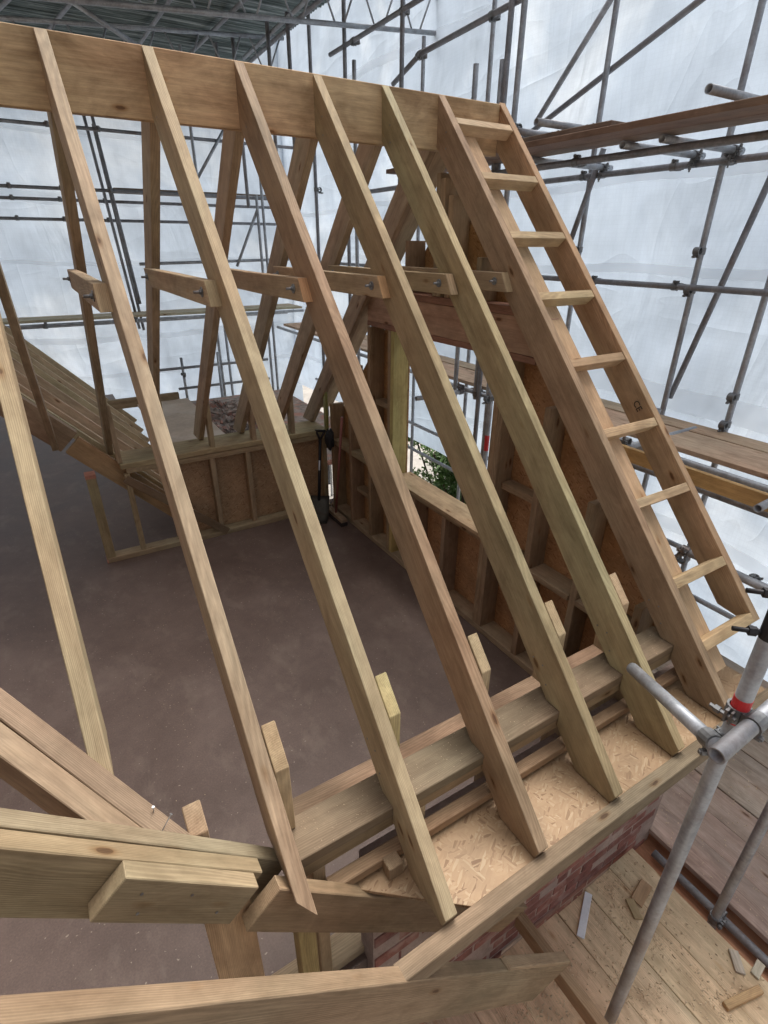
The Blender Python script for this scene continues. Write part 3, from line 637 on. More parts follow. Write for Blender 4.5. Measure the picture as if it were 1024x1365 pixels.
# ply deck, debris beyond the knee wall
o = sheet_obj('ply_deck', [(0.64, 2.16), (1.33, 2.16), (1.35, 5.1), (0.66, 5.1)], -2.80, 0.03, PLYDECK); tag(o, 'pale plywood deck lying flat beyond the knee wall', 'deck')
o = box('deck_kerb', (0.30, 5.15, -2.85), (1.25, 5.22, -2.72), None, BROWN); tag(o, 'brown timber kerb at the far end of the plywood deck', 'kerb')
o = sheet_obj('lower_roof', [(1.36, 2.16), (3.0, 2.16), (3.0, 5.6), (1.36, 5.6)], -2.98, 0.05, RUBBLE); tag(o, 'old roof strip with broken tiles beside the plywood deck', 'roof')
bm = bmesh.new()
for k in range(260):
    x, y = random.uniform(1.38, 2.1), random.uniform(2.3, 5.2); s = random.uniform(0.02, 0.07)
    q = Matrix.Rotation(random.uniform(0, 6), 3, Vector((random.random(), random.random(), random.random())).normalized())
    vs = [bm.verts.new(Vector((x, y, -2.95+Z0)) + q @ Vector((a*s, b*s*0.7, c*s*0.25))) for a in (-1, 1) for b in (-1, 1) for c in (-1, 1)]
    for f in ((0, 1, 3, 2), (4, 6, 7, 5), (0, 4, 5, 1), (2, 3, 7, 6), (0, 2, 6, 4), (1, 5, 7, 3)): bm.faces.new([vs[i] for i in f])
me = bpy.data.meshes.new('rubble'); bm.to_mesh(me); bm.free(); me.materials.append(RUBBLE)
o = bpy.data.objects.new('rubble', me); COL.objects.link(o); o['kind'] = 'stuff'; tag(o, 'broken tile rubble on the old roof beside the plywood deck', 'rubble')
o = box('loose_brick', (1.75, 3.9, -2.92), (1.97, 4.02, -2.80), None, (1, 1, 1), BRICK, 0.003); tag(o, 'loose red brick block lying on the broken tiles', 'brick')

# ------------------------------------------------------------------ TOOLS IN THE CORNER
br = empty('broom', (1.9, 1.35, -3.35), 'push broom with reddish handle leaning against the gable wall', 'broom')
pb, pt = onZ(448, 683, -3.27), onX(456, 556, 2.0)
bm = bmesh.new(); cyl(bm, pb, pt-pb, 0.013, (pt-pb).length, 10)
me = bpy.data.meshes.new('handle'); bm.to_mesh(me); bm.free(); me.materials.append(HANDLE)
o = bpy.data.objects.new('handle', me); COL.objects.link(o); put(o, Matrix.Translation((0, 0, Z0)), br)
h0 = pb + V(-0.03, 0.16, -0.02)
hd = box('head', (pb.x-0.035, pb.y-0.19, -3.305), (pb.x+0.03, pb.y+0.16, -3.268), br, (0.36, 0.27, 0.2))
box('bristles', (pb.x-0.04, pb.y-0.195, -3.348), (pb.x+0.035, pb.y+0.165, -3.3055), br, (1, 1, 1), BRISTLE, 0.004)
sh = empty('shovel', (1.75, 1.62, -3.35), 'shovel with dusty steel blade standing in the corner of the knee wall', 'shovel')
A = [onZ(425, 665, -3.08), onZ(441, 668, -3.08), onZ(428, 694, -3.34), onZ(417, 700, -3.34)]
c0 = V(1.735, 1.465, -3.345)
bm = bmesh.new(); G = []
for iy in range(7):
    row = []
    for ix in range(7):
        fx, fy = ix/6*2-1, iy/6
        w = 0.105*(1 - 0.55*max(0, 0.35-fy)**1.0)
        row.append(bm.verts.new((fx*w, 0.02*fx*fx - 0.01*math.sin(fy*3), fy*0.29)))
    G.append(row)
for iy in range(6):
    for ix in range(6): f = bm.faces.new((G[iy][ix], G[iy][ix+1], G[iy+1][ix+1], G[iy+1][ix])); f.smooth = True
bmesh.ops.solidify(bm, geom=bm.faces[:], thickness=0.003)
me = bpy.data.meshes.new('blade'); bm.to_mesh(me); bm.free(); me.materials.append(make_metal('shovel_steel', (0.22, 0.22, 0.19), 0.55, 0.5, 0.6))
o = bpy.data.objects.new('blade', me); COL.objects.link(o)
lean = Matrix.Rotation(rad(-22), 4, 'X')
put(o, Matrix.Translation(c0+V(0, 0, Z0)) @ Matrix.Rotation(rad(-35), 4, 'Z') @ lean, sh)
base = Matrix.Translation(c0+V(0, 0, Z0)) @ Matrix.Rotation(rad(-35), 4, 'Z') @ lean
bm = bmesh.new(); cyl(bm, (0, 0, 0.24), (0, 0, 1), 0.016, 0.62, 10); me = bpy.data.meshes.new('shaft'); bm.to_mesh(me); bm.free(); me.materials.append(BLACKST)
o = bpy.data.objects.new('shaft', me); COL.objects.link(o); put(o, base, sh)
bm = bmesh.new(); cyl(bm, (0, 0, 0.86), (0.5, 0, 1), 0.011, 0.10, 8); cyl(bm, (0, 0, 0.86), (-0.5, 0, 1), 0.011, 0.10, 8); cyl(bm, (-0.055, 0, 0.95), (1, 0, 0), 0.014, 0.11, 8); me = bpy.data.meshes.new('grip'); bm.to_mesh(me); bm.free(); me.materials.append(BLACKST)
o = bpy.data.objects.new('grip', me); COL.objects.link(o); put(o, base, sh)
bm = bmesh.new(); cyl(bm, (0.0, -0.009, 0.55), (0, 0, 1), 0.0095, 0.10, 8); me = bpy.data.meshes.new('shaft_sticker'); bm.to_mesh(me); bm.free(); me.materials.append(WHITEPL)
o = bpy.data.objects.new('shaft_sticker', me); COL.objects.link(o); put(o, base, sh)
o = box('spirit_level', (1.985, 1.70, -2.45), (2.012, 1.755, -1.98), None, (1, 1, 1), LEVEL, 0.002); tag(o, 'yellow green spirit level standing upright on the knee wall plate by the gable', 'level')
# plain lump for the dark tool head hung in the corner
bm = bmesh.new(); bmesh.ops.create_icosphere(bm, subdivisions=3, radius=1)
for v in bm.verts:
    n_ = v.co.normalized(); k = 1 + 0.16*math.sin(n_.x*7+n_.z*5) + 0.12*math.sin(n_.y*11+n_.z*9)
    v.co = Vector((n_.x*0.055*k, n_.y*0.085*k, n_.z*0.14*k - 0.03*n_.y))
for f in bm.faces: f.smooth = True
me = bpy.data.meshes.new('tool'); bm.to_mesh(me); bm.free(); me.materials.append(TOOLBLACK)
o = bpy.data.objects.new('tool', me); COL.objects.link(o); o.location = V(1.975, 1.62, -2.52+Z0); o.scale = (0.7, 0.7, 0.75); tag(o, 'lumpy black tool head hung in the corner above the shovel', 'tool')

# ------------------------------------------------------------------ FRONT WORKING PLATFORM (below the brick wall) and boards round the gable
PZ = -4.08
def scaffold_board(x0, y0, y1, z, label, group, col=(0.38, 0.29, 0.22), w=0.222, axis='Y', t=0.038):
    if axis == 'Y': o = box('scaffold_board', (x0, y0, z-t), (x0+w, y1, z), None, col, BOARD, 0.003)
    else: o = box('scaffold_board', (y0, x0, z-t), (y1, x0+w, z), None, col, BOARD, 0.003)
    tag(o, label, 'scaffold board', group); return o
for k, x in enumerate((0.34, 0.565, 0.79, 1.015, 1.24, 1.465, 1.69, 1.915)):
    scaffold_board(x, -3.45-random.uniform(0, .03), -2.13-random.uniform(0, .03), PZ-random.uniform(0, .006), 'dusty board of the front platform, ' + ORD[7-k] + ' board from the orange gap board', 'boards of the front platform', (0.74, 0.585, 0.43))
for k, x in enumerate((2.335, 2.56, 2.785, 3.01, 3.235, 3.46, 3.685, 3.91, 4.135)):
    scaffold_board(x, -4.2, -0.6-0.3*(k % 2), PZ-random.uniform(0, .008), 'greyish board of the gable corner platform, ' + ORD[k] + ' board from the orange gap board', 'boards of the gable corner platform', (0.42, 0.345, 0.305))
o = box('bearer_board', (2.06, -3.45, PZ-0.17), (2.60, -1.4, PZ-0.132), None, (0.66, 0.36, 0.23), BOARD, 0.003); tag(o, 'orange board lying lower in the gap between the two platforms', 'scaffold board')
o = tube((2.275, -4.2, -4.155), (2.275, -2.2, -4.155), 'dark ledger tube lying in the gap between the two platforms', None, True)
o = tube(onZ(952, 1226, -4.12) + V(0, 0, -1.5), onZ(952, 1226, -4.12) + V(0, 0, 2.6), 'upright scaffold tube rising through the gap between the two platforms', None, False, ((0.37, 0, (1, 0, 0)),))
o = box('offcut', (1.835, -2.905, PZ+0.002), (2.06, -2.87, PZ+0.03), None, (0.58, 0.40, 0.24)); o.matrix_basis = Matrix.Translation((1.95, -2.89, 0)) @ Matrix.Rotation(rad(-14), 4, 'Z') @ Matrix.Translation((-1.95, 2.89, 0)) @ o.matrix_basis
tag(o, 'short timber offcut lying on the dusty front platform', 'offcut')
p = [onZ(780, 1190, PZ+.012), onZ(789, 1195, PZ+.012), onZ(779, 1250, PZ+.012), onZ(770, 1243, PZ+.012)]
mid = (p[0]+p[1]+p[2]+p[3])/4; dv = (p[0]+p[1]-p[2]-p[3])
o = prism('plastic_strip', [(-0.125, -0.02), (0.125, -0.02), (0.125, 0.02), (-0.125, 0.02)], 0.006, frame((mid.x, mid.y, PZ+0.006), dv, Vector((-dv.y, dv.x, 0))), None, (1, 1, 1), WHITEPL, 0.002)
tag(o, 'white plastic strip lying on the dusty front platform', 'plastic strip')
for k, (a, b, s) in enumerate((((855, 1190), 0.3, 0.05), ((845, 1212), 1.2, 0.035), ((1010, 1292), 0.2, 0.03), ((982, 1282), 0.9, 0.035))):
    P = onZ(*a, PZ+0.01)
    col = (0.55, 0.40, 0.26) if k < 2 else (0.62, 0.62, 0.55)
    o = prism('wood_chip', [(-s*1.6, -s*.6), (s*1.4, -s*.8), (s*1.6, s*.5), (-s*1.3, s*.7)], 0.012, frame((P.x, P.y, PZ+0.004), (math.cos(b), math.sin(b), 0), (-math.sin(b), math.cos(b), 0)), None, col)
    tag(o, ('flat wood chip lying by the near upright tube on the front platform' if k < 2 else 'pale little packer lying on the gable corner platform'), 'offcut', 'scraps on the platforms' if k < 2 else 'pale packers on the corner platform')
# shavings and sawdust crumbs
bm = bmesh.new()
def crumb(x, y, z, s):
    q = Matrix.Rotation(random.uniform(0, 6.28), 3, 'Z') @ Matrix.Rotation(random.uniform(-.5, .5), 3, 'X')
    a = [Vector((-s, -s*.4, 0)), Vector((s, -s*.5, s*.3)), Vector((s*.9, s*.5, 0)), Vector((-s*.8, s*.4, s*.35)), Vector((0, 0, s*.6))]
    vs = [bm.verts.new(Vector((x, y, z+Z0)) + q @ v) for v in a]
    for f in ((0, 1, 4), (1, 2, 4), (2, 3, 4), (3, 0, 4)): bm.faces.new([vs[i] for i in f])
clus = [(random.uniform(0.85, 2.1), -2.15-abs(random.gauss(0, 0.5)), random.uniform(0.03, 0.16)) for _ in range(40)]
for k in range(4200):
    cx, cy, cr = random.choice(clus); x = random.gauss(cx, cr); y = random.gauss(cy, cr)
    if not (0.8 < x < 2.13 and -3.4 < y < -2.14): continue
    crumb(x, y, PZ+0.001, random.choice((0.0015, 0.002, 0.002, 0.003, 0.003, 0.005, 0.008)))
for k in range(500): crumb(random.uniform(2.34, 3.4), random.uniform(-3.2, -1.6), PZ+0.001, random.choice((0.003, 0.004, 0.006)))
for k in range(260): crumb(random.uniform(0.1, 2.0), random.uniform(-2.07, -1.935), -2.4555, random.choice((0.001, 0.0015, 0.002)))
fc = [(random.uniform(-0.8, 1.9), random.uniform(-1.6, 1.6), random.uniform(0.05, 0.3)) for _ in range(9)]
for k in range(380):
    cx, cy, cr = random.choice(fc); crumb(min(1.98, random.gauss(cx, cr)), max(-1.9, min(1.7, random.gauss(cy, cr))), -3.349, random.choice((0.001, 0.0015, 0.002, 0.003)))
me = bpy.data.meshes.new('wood_shavings'); bm.to_mesh(me); bm.free(); me.materials.append(SHAVE)
o = bpy.data.objects.new('wood_shavings', me); COL.objects.link(o); o['kind'] = 'stuff'; tag(o, 'loose sawdust crumbs and shavings scattered over boards, plates and floor', 'shavings')

# ------------------------------------------------------------------ NEAR SCAFFOLD at the right
def vert(P, z0, z1, *a, **k): return tube(V(P.x, P.y, z0), V(P.x, P.y, z1), *a, **k)
PA = V(1.272, -2.614, 0)
np_ = vert(PA, -4.075, -1.36, 'near upright scaffold tube with red tape band and dark sleeve', None)
def band(r, z0, z1, m, name, parent, P):
    bm = bmesh.new(); ringm(bm, (0, 0, (z1-z0)/2), (0, 0, 1), r, 0.0243, z1-z0, 16)
    me = bpy.data.meshes.new(name); bm.to_mesh(me); bm.free(); me.materials.append(m)
    for f in me.polygons: f.use_smooth = False
    o = bpy.data.objects.new(name, me); COL.objects.link(o); put(o, Matrix.Translation(V(P.x, P.y, z0+Z0)), parent); return o
band(0.0252, -2.035, -1.94, RED, 'tape_band', np_, PA); band(0.0262, -1.72, -1.42, BLACKST, 'sleeve', np_, PA)
for z in (-1.577, -1.704):
    bm = bmesh.new(); cyl(bm, (0, 0, 0), (-0.75, 0.75, 0.0), 0.007, 0.095, 8); cyl(bm, (-0.025, 0.025, 0), (-0.75, 0.75, 0.0), 0.014, 0.02, 6)
    me = bpy.data.meshes.new('clamp_bolt'); bm.to_mesh(me); bm.free(); me.materials.append(BLACKST)
    o = bpy.data.objects.new('clamp_bolt', me); COL.objects.link(o); put(o, Matrix.Translation(V(PA.x, PA.y, z+Z0)), np_)
# transom: open end over the rafters, clamped to the near upright
E1 = onX(843, 891, 1.5); PZt = V(PA.x, PA.y, -2.115)
hd_ = Vector((E1.x-PA.x, E1.y-PA.y, 0)).normalized(); nn_ = Vector((-hd_.y, hd_.x, 0))
Q = PZt + nn_*0.052; dd_ = (Q-E1); E2 = Q + dd_.normalized()*0.07
tube(E1, E2, 'short transom tube with open end pointing over the rafter feet', None, False, ((dd_.length/(dd_.length+0.07), 0, tuple(-nn_)),))
PL = onY(955, 1008, PA.y-0.053)
tube(PL, PL + V(1.15, 0.03, 0.0), 'ledger tube with open end facing the camera, clamped to the near upright', None, False, (((PA.x-PL.x)/1.15, 0, (0, 1, 0)),))
tube(V(2.45, -2.05, -2.95), V(2.55, -4.0, -2.95), 'scaffold guard tube crossing behind the near upright beyond the bargeboard', None, True)

# ------------------------------------------------------------------ GABLE SIDE SCAFFOLD
OUTER, INNER = 4.33, 3.5
og = 'outer uprights of the gable scaffold'; ol = 'upright scaffold tube standing close to the sheeting beyond the gable'
for a in ((823, 0), (1017, 0), (1010, 430), (565, 60), (660, 0)):
    P = onX(*a, OUTER); vert(P, -6, 2.6 if a[1] == 0 else (1.4 if a[0] < 700 else 0.9), {823: 'upright tube crossed by the long dark brace and the pale raking tube', 1017: 'tall upright tube behind the open ended transom of the upper platform', 1010: 'upright tube on the outer edge of the lower platform past the tall one', 565: 'upright tube ending at the swivel clamp above the ridge beam', 660: 'upright tube close beside the twin dark uprights at the ridge end'}[a[0]], og, couplers=((0.605, 0, (-1, 0, 0)), (0.572, 0, (-1, 0, 0))))
ig = 'inner uprights of the gable scaffold'; il = 'upright scaffold tube on the house side of the gable platforms'
for a, zt in (((683, 0), 2.6), ((700, 0), 2.6), ((458, 0), 2.6), ((537, 0), 2.4), ((410, 0), 2.3)):
    P = onX(*a, INNER); vert(P, -4.6, zt, {683: 'darker of the twin uprights behind the ridge end', 700: 'paler of the twin uprights behind the ridge end', 458: 'dark upright rising behind the ridge beam at the second rafter from the gable ladder', 537: 'dark upright with yellow clips rising behind the ridge beam near the gable', 410: 'dark upright by the edge tubes of the tin roof'}[a[0]], ig, a[0] < 690, ((0.655, 0, (1, 0, 0)),))
for a in ((635, 85), (472, 80)):
    P = onX(*a, INNER); vert(P, -3.0, P.z, 'short upright tube ending in the air just above the ridge beam', 'cut off uprights above the ridge beam')
P = onX(636, 500, 3.5); vert(P, -2.22, 0.6, 'upright tube seen through the window opening standing on the platform edge', None, couplers=((0.02, 0, (1, 0, 0)),))
P = onX(648, 600, 3.5); o = vert(P, -6, -2.1, 'upright tube with red tape seen through the window below the platform', None, couplers=((0.985, 0, (-1, 0, 0)),))
band(0.0252, -2.72, -2.55, RED, 'tape_band', o, P)
# ledgers along y
lg = 'ledgers of the gable scaffold'; ll = 'horizontal ledger tube running along the gable scaffold'
def ledger(X, z, y0, y1, dark=False, coup=(), lab=None): return tube(V(X, y0, z), V(X, y1, z), lab or ll, lg, dark, [(c, 0, (1, 0, 0)) for c in coup])
ledger(4.28, -1.06, -3.6, 6.6, True, (0.22, 0.33, 0.41), 'dark guard rail tube along the sheeting between the upper and lower gable platforms'); ledger(4.28, -0.205, -3.6, 3.2, True, (0.28, 0.4, 0.47, 0.53, 0.66), 'dark ledger tube on the sheeting side under the upper gable platform'); ledger(3.45, -0.205, -3.6, 3.4, True, (0.3, 0.55), 'dark ledger tube on the house side under the upper gable platform')
ledger(4.28, -2.17, -3.6, 7.0, False, (0.3, 0.5), 'ledger tube on the sheeting side under the lower gable platform'); ledger(3.55, -2.17, -3.6, 7.0, False, (0.32, 0.46), 'ledger tube on the house side under the lower gable platform'); ledger(4.28, -3.22, -3.6, 7.0, False, (0.2, 0.3), 'low ledger tube crossing the sheeting below the lower gable platform'); ledger(4.28, -3.63, -3.6, 7.0, False, (), 'lowest ledger tube along the bottom hem of the gable sheeting')
tube(onX(440, 73, INNER), onX(600, -26, INNER), 'high dark ledger tube sloping away above the ridge beam towards the tin roof', None, True, ((0.25, 0, (1, 0, 0)), (0.68, 0, (1, 0, 0))))
tube(onX(556, 74, INNER+.04), onX(740, -26, INNER+.04), 'high ledger tube with swivel clamp at its end above the gable', None, True, ((0.03, 0, (1, 0, 0)), (0.62, 0, (1, 0, 0))))
tube(onX(524, 112, INNER+.09), onX(562, 70, INNER+.09), 'short raking tube hanging from the swivel clamp above the ridge', None, True)
# transoms along x with open ends
tg = 'transoms under the upper gable platform'; tl = 'open ended transom tube sticking out at the upper gable platform'
for a, x1, dz in (((945, 118), 4.3, 0.0), ((715, 162), 3.75, 0.0), ((690, 175), 3.7, 0.0)):
    P = onZ(*a, 0.01+dz); tube(P, V(x1, P.y, 0.01+dz), tl, tg, False, ((0.75, 0, (0, 0, -1)),))
for a, x0 in (((865, 198), 3.3), ((917, 190), 3.3), ((745, 217), 3.0)):
    P = onZ(*a, -0.15); tube(V(3.40, P.y, -0.15), V(P.x+0.66, P.y, -0.15), 'transom tube carrying the boards of the upper gable platform', 'board bearing transoms', False, ((0.9, 0, (0, 0, -1)),))
# upper platform boards
for k, x in enumerate((3.10, 3.33)): scaffold_board(x, -3.8, 2.4, -0.085+0.04*0, 'dark stained board of the upper gable platform, ' + ['on the house side', 'on the sheeting side'][k], 'boards of the upper gable platform', (0.25, 0.17, 0.13))
scaffold_board(3.16, -0.25, 2.2, -0.044, 'short board lapped on top of the upper gable platform', None, (0.22, 0.17, 0.14))
# lower platform boards
for k, x in enumerate((3.63, 3.855, 4.08)): scaffold_board(x, -3.9, 6.9, -2.10, 'clean pale board of the lower gable platform, ' + ['on the house side', 'in the middle', 'next to the sheeting'][k], 'boards of the lower gable platform', (0.56, 0.42, 0.32), 0.221)
o = plank('toe_board', (3.22, -3.9, -2.07), (3.22, 0.55, -2.07), 0.10, 0.038, (0, 0, -1), None, (0.60, 0.42, 0.20)); tag(o, 'yellowish toe board on edge beside the lower gable platform', 'toe board')
tube(V(3.27, -3.9, -2.215), V(3.27, 0.6, -2.215), 'tube clamped under the yellowish toe board of the lower gable platform', None, True)
tube(onX(1010, 678, 3.0), onX(1010, 678, 3.0) + V(1.2, 0.05, 0.0), 'transom tube with dark open end under the lower gable platform', None)
tube(onX(822, 600, 3.2), onX(822, 600, 3.2) + V(1.0, 0.0, 0.0), 'galvanized transom stub seen between the ladder rungs', None, False, ((0.1, 0, (0, 0, 1)),))
tube(V(2.9, 0.2, -2.19), V(4.3, 0.2, -2.19), 'transom tube crossing under the lower platform by the window opening', None)
tube(V(2.9, 1.45, -2.19), V(4.3, 1.45, -2.19), 'transom tube crossing under the lower platform seen through the window', None, False, ((0.42, 0, (0, 0, 1)),))
# diagonal braces
def brace(a, b, X, lab, dark=False): return tube(onX(*a, X), onX(*b, X), lab, None, dark)
brace((716, 161), (826, -20), 4.25, 'pale raking tube leaning up from the upper gable platform')
brace((690, 190), (962, -22), 4.38, 'dark long brace rising across the sheeting above the upper platform', True)
brace((805, 198), (752, 345), 4.25, 'rusty short brace hanging below the upper gable platform', True)
brace((1040, 210), (893, 530), 4.40, 'dark brace crossing behind the tall outer upright', True)
brace((878, 545), (783, 760), 3.9, 'raking tube seen between the ladder rungs under the lower platform')
tube(onX(905, 730, 2.75), onX(905, 730, 2.75) + V(0.0, -2.2, -0.02), 'low guard tube running past the foot of the gable ladder', None, False, ((0.02, 0, (0, 0, -1)),))

# ------------------------------------------------------------------ BACK SCAFFOLD
BY = 7.3
bgp = 'ledgers of the back scaffold'; bll = 'horizontal ledger tube of the scaffold across the back sheeting'
for k, (z, y, d) in enumerate(((0.725, 7.3, True), (-0.05, 7.3, True), (-0.15, 8.15, True), (-0.43, 8.15, True), (-1.93, 7.25, False), (-2.05, 8.1, False))):
    tube(V(-3.1, y, z), V(4.2, y, z), ['thin rail tube across the back sheeting just under the ridge beam', 'front rail tube of the high back platform', 'rear rail tube of the high back platform', 'rail tube a little below the high back platform', 'ledger tube on the house side under the pale back platform', 'ledger tube on the sheeting side under the pale back platform'][k], bgp, d, [(0.40+0.09*q, 0, (0, -1, 0)) for q in range(3)])
for z, x0, x1 in ((-2.74, 0.9, 3.3), (-3.1, 1.6, 3.3)): tube(V(x0, 7.0, z), V(x1, 7.0, z), 'low guard rail tube beyond the plywood deck', 'guard rails beyond the plywood deck', True)
tube(onY(186, 352, 7.3), onY(400, 345, 7.3), 'mid rail tube of the back scaffold behind the collar ties', None)
for a, z0, z1 in (((254, 170), -6, 2.2), ((345, 300), -6, -0.02), ((245, 500), -3.4, -2.6), ((305, 480), -6, -2.0), ((365, 450), -6, 1.2), ((425, 250), -6, 1.8)):
    P = onY(*a, 7.2); vert(P, z0, z1, 'upright tube of the scaffold along the back sheeting', 'uprights of the back scaffold', False, ((0.64, 0, (0, -1, 0)),))
for a, b in (((108, 140), (186, 438)), ((119, 140), (187, 405)), ((124, 165), (192, 440))):
    tube(onY(*a, 7.95), onY(*b, 7.95), 'loose tube leaning against the back scaffold', 'loose leaning tubes', True)
tube(onY(262, 240, 7.25), onY(300, 170, 7.25), 'short brace tube between the upper rails of the back scaffold', None)
tube(onY(343, 280, 7.25), onY(316, 355, 7.25), 'lower brace tube of the back scaffold near its corner', None)
tube(onY(302, 575, 5.4), onY(290, 470, 6.2), 'leaning tube standing on the broken tiles beside the deck', None)
tube(onY(304, 572, 5.4), onY(322, 530, 5.8), 'short raking tube propped beside the leaning tube on the tiles', None)
for k, y in enumerate((7.30, 7.53, 7.76)): scaffold_board(y, -3.1, 4.2, -1.86, 'pale board of the back scaffold platform, ' + ['on the house side', 'in the middle', 'next to the sheeting'][k], 'boards of the back platform', (0.56, 0.48, 0.36), 0.222, 'X')
for k, y in enumerate((7.35, 7.58, 7.81)): scaffold_board(y, 1.2, 4.2, 0.0, 'dark board of the high back platform near the corner, ' + ['on the house side', 'in the middle', 'next to the sheeting'][k], 'boards of the high back platform', (0.26, 0.22, 0.19), 0.222, 'X')

# ------------------------------------------------------------------ TEMPORARY ROOF
def lattice(label, p0, p1, hgt, n, up=True):
    p0, p1 = Vector(p0), Vector(p1); root = empty('lattice_beam', p0, label, 'lattice beam')
    dz = V(0, 0, hgt if up else -hgt)
    def bar(nm, a, b, r):
        bm = bmesh.new(); cyl(bm, (0, 0, 0), b-a, r, (b-a).length, 10); me = bpy.data.meshes.new(nm); bm.to_mesh(me); bm.free(); me.materials.append(GALV)
        o = bpy.data.objects.new(nm, me); COL.objects.link(o); put(o, Matrix.Translation(a+V(0, 0, Z0)), root)
    bar('chord', p0, p1, 0.024); bar('chord', p0+dz, p1+dz, 0.024)
    for k in range(n):
        a = p0.lerp(p1, (k+0.1)/n); m_ = p0.lerp(p1, (k+0.5)/n); b = p0.lerp(p1, (k+0.9)/n)
        bar('brace', a, m_+dz, 0.0105); bar('brace', m_+dz, b, 0.0105)
lattice('far galvanized lattice beam under the tin roof', onY(-160, 12, 5.2), onY(378, 51, 5.2), 0.42, 8, False)
lattice('near galvanized lattice beam under the tin roof, reaching out past the tin', onY(-60, -14, 3.6), onY(600, 46, 3.6), 0.42, 10, True)
tube(onX(325, 77, 2.95), onX(450, -38, 2.95), 'pale edge tube of the tin roof running above the ridge', None, False, ((0.55, 0, (1, 0, 0)),))
tube(onX(330, 85, 3.02), onX(470, -38, 3.02), 'dark edge tube beside the pale one under the tin roof edge', None, True)
for a, b in (((60, 45), (122, -30)), ((185, 60), (240, -20)), ((255, 70), (335, -10)), ((-30, 40), (40, -30))):
    tube(onZ(*a, 1.78), onZ(*b, 1.78), 'dark purlin tube carrying the tin sheets', 'purlins under the tin roof', True)
for a, X in (((288, 60), 2.6), ((311, 60), 2.7), ((358, 60), 2.9), ((385, 60), 3.0)):
    P = onX(*a, X); vert(P, -0.3, 1.62, 'dark hanger tube between the tin roof and the scaffold below', 'hangers under the tin roof', True)
tube(onY(75, -12, 4.4), onY(185, 62, 4.4), 'pale raking tube crossing in front of the tin roof', None)
# corrugated sheets, corrugations along x
def tin_sheet(y0, y1, z):
    bm = bmesh.new(); n = int((y1-y0)/0.0095); rows = []
    for i in range(n+1):
        y = y0 + (y1-y0)*i/n; zz = 0.009*math.sin((y-y0)*2*math.pi/0.076)
        rows.append((bm.verts.new((-3.12, y, z+zz-0.03)), bm.verts.new((3.62, y, z+zz))))
    for i in range(n): f = bm.faces.new((rows[i][0], rows[i][1], rows[i+1][1], rows[i+1][0])); f.smooth = True
    me = bpy.data.meshes.new('tin_sheet'); bm.to_mesh(me); bm.free(); me.materials.append(TIN)
    o = bpy.data.objects.new('tin_sheet', me); COL.objects.link(o); o.location.z = Z0; return o
y = 1.5; k = 0
while y < 8.4:
    o = tin_sheet(y, y+0.70, 1.86 + (0.012 if k % 2 else 0)); tag(o, 'dark corrugated tin sheet of the temporary roof', 'roof sheet', 'tin roof sheets'); y += 0.66; k += 1

# ------------------------------------------------------------------ SHEETING
def hang(name, P0, ua, la, ha, nu, nv, amp, label, seed, drop=lambda s: 0.0):
    """cloth sheet spanned by ua (length la) and z (height ha), billowing between the scaffold"""
    rnd = random.Random(seed); ph = [rnd.uniform(0, 6.28) for _ in range(12)]
    bm = bmesh.new(); uv = bm.loops.layers.uv.new('UVMap'); nrm = Vector(ua).cross(Vector((0, 0, 1)))
    G = []
    for j in range(nv+1):
        row = []
        for i in range(nu+1):
            s, t = la*i/nu, ha*j/nv
            d = 0.5*math.sin(s*1.1+ph[0]+0.5*math.sin(t*.9+ph[1])) + 0.35*math.sin(t*1.7+ph[2]+0.8*math.sin(s*.7+ph[3])) + 0.22*math.sin(s*3.1+t*1.3+ph[4]) + 0.12*math.sin(s*6.3-t*3.1+ph[5]) + 0.09*math.sin(t*7.7+s*2.2+ph[6])
            row.append(bm.verts.new(Vector(P0) + Vector((0, 0, Z0)) + Vector(ua)*s + Vector((0, 0, t - drop(s)*max(0, 1-t/1.2))) + nrm*d*amp))
        G.append(row)
    for j in range(nv):
        for i in range(nu):
            f = bm.faces.new((G[j][i], G[j][i+1], G[j+1][i+1], G[j+1][i])); f.smooth = True
            for lp, (a, b) in zip(f.loops, ((i, j), (i+1, j), (i+1, j+1), (i, j+1))): lp[uv].uv = (la*a/nu, ha*b/nv)
    me = bpy.data.meshes.new(name); bm.to_mesh(me); bm.free(); me.materials.append(SHEET)
    o = bpy.data.objects.new(name, me); COL.objects.link(o); tag(o, label, 'sheeting')
    def seam(t0, t1, s0, s1):
        bm = bmesh.new(); n = 60; R = []
        for i in range(n+1):
            s = s0+(s1-s0)*i/n; fi = s/la*nu; i0 = min(int(fi), nu-1); fr_ = fi-i0
            col = []
            for t in (t0, (t0+t1)/2, t1):
                tw = t + 0.03*math.sin(s*1.3) + 0.012*math.sin(s*4.1); fj = max(0, min(nv-1e-4, tw/ha*nv)); j0 = int(fj); f2 = fj-j0
                A = G2[j0][i0].lerp(G2[j0][i0+1], fr_); B = G2[j0+1][i0].lerp(G2[j0+1][i0+1], fr_)
                col.append(bm.verts.new(A.lerp(B, f2) - nrm*0.012*SGN))
            R.append(col)
        for i in range(n):
            for q in range(2): f = bm.faces.new((R[i][q], R[i+1][q], R[i+1][q+1], R[i][q+1])); f.smooth = True
        m2 = bpy.data.meshes.new('seam'); bm.to_mesh(m2); bm.free(); m2.materials.append(SEAM)
        k = bpy.data.objects.new('seam', m2); COL.objects.link(k); k.parent = o
    G2 = [[me.vertices[j*(nu+1)+i].co.copy() for i in range(nu+1)] for j in range(nv+1)]
    return o, seam
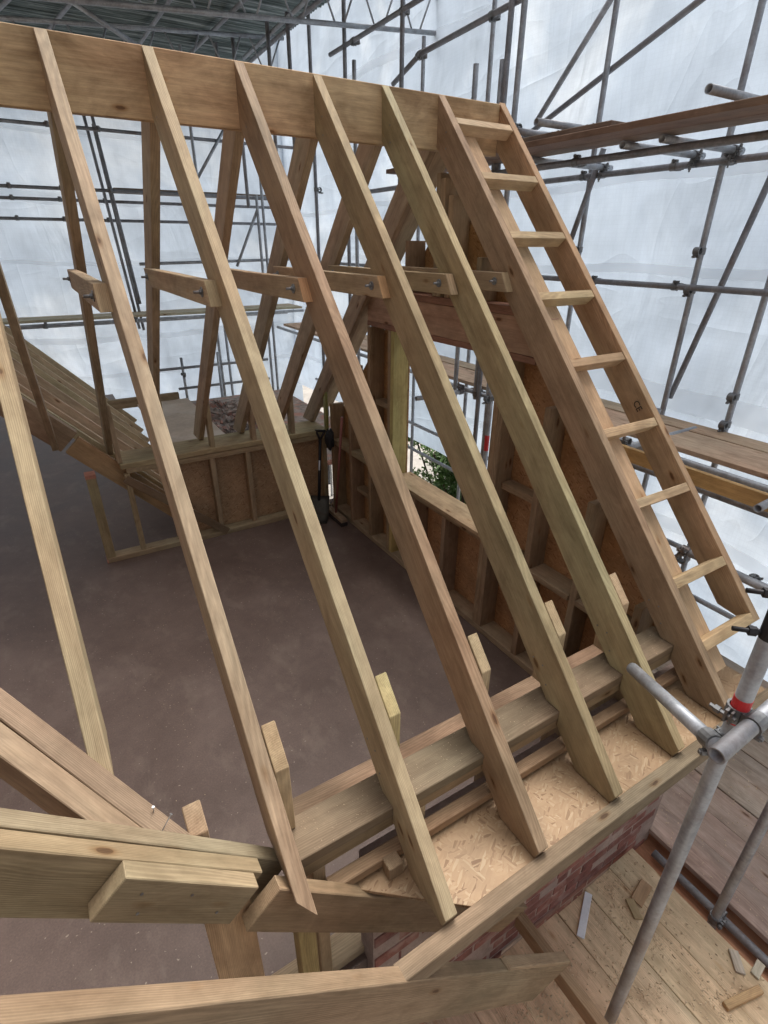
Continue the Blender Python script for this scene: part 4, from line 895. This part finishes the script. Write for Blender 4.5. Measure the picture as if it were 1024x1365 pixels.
# gable side sheet: runs along y
SGN = 1
o, seam = hang('sheeting', (4.52, -6.0, -3.62), (0, 1, 0), 14.5, 7.4, 150, 80, 0.055, 'big white translucent sheeting hung behind the gable scaffold and ladder', 3, lambda s: 0.75*max(0, min(1, (7.4-s)/0.8)))
for a, b in ((1.5, 1.7), (2.6, 2.68), (0.68, 0.76), (3.33, 3.4), (5.0, 5.1)): seam(a, b, 0.05, 14.4)
# back sheet: along x
SGN = 1
o, seam = hang('sheeting', (4.6, 8.45, -4.6), (-1, 0, 0), 11.5, 8.2, 130, 90, 0.06, 'white translucent sheeting hung across the back behind the far rafters', 9)
for a, b in ((2.2, 2.3), (3.5, 3.56), (4.42, 4.6), (5.4, 5.46), (1.55, 1.62)): seam(a, b, 0.05, 11.4)

# ------------------------------------------------------------------ SHRUBS seen below the sheeting through the window
def leaf_mesh(R, H_, n, seed):
    rnd = random.Random(seed); bm = bmesh.new()
    cl = [(rnd.uniform(-R, R)*.8, rnd.uniform(-R, R)*.8, rnd.uniform(0.25, 1)*H_, rnd.uniform(.25, .45)*R) for _ in range(26)]
    for k in range(n):
        cx, cy, cz, cr = rnd.choice(cl)
        d = Vector((rnd.gauss(0, 1), rnd.gauss(0, 1), rnd.gauss(0, 1))).normalized()*cr*rnd.uniform(0.55, 1.05)
        p = Vector((cx, cy, cz)) + d
        s = rnd.uniform(0.03, 0.06); q = Matrix.Rotation(rnd.uniform(0, 6.28), 3, 'Z') @ Matrix.Rotation(rnd.uniform(-1, 1), 3, 'X') @ Matrix.Rotation(rnd.uniform(-1, 1), 3, 'Y')
        vs = [bm.verts.new(p + q @ Vector(c)) for c in ((0, -s, 0), (s*.5, 0, s*.15), (0, s, 0), (-s*.5, 0, s*.15))]
        bm.faces.new(vs)
    me = bpy.data.meshes.new('foliage'); bm.to_mesh(me); bm.free(); me.materials.append(LEAF); return me
for k, (x, y, R, hh) in enumerate(((5.6, 3.4, 0.8, 2.6), (5.7, 2.3, 0.8, 2.3), (6.0, 4.6, 0.9, 2.7), (6.6, 3.2, 0.9, 2.7))):
    e = empty('shrub', (x, y, -6.0), ['leafy green shrub below the sheeting seen through the window', 'low leafy shrub at the right of the window view', 'tall leafy shrub further along past the window jamb', 'leafy shrub standing behind the others outside the window'][k], 'shrub', 'shrubs outside the gable')
    o = bpy.data.objects.new('foliage', leaf_mesh(R, hh, 9000, 40+k)); COL.objects.link(o); o.parent = e
    bm = bmesh.new()
    for q in range(7):
        a = q*0.9; cyl(bm, (0.05*math.cos(a), 0.05*math.sin(a), 0), (0.35*math.cos(a), 0.35*math.sin(a), 1), 0.018, hh*0.85, 6)
    me = bpy.data.meshes.new('stems'); bm.to_mesh(me); bm.free(); me.materials.append(TRUNK)
    o = bpy.data.objects.new('stems', me); COL.objects.link(o); o.parent = e
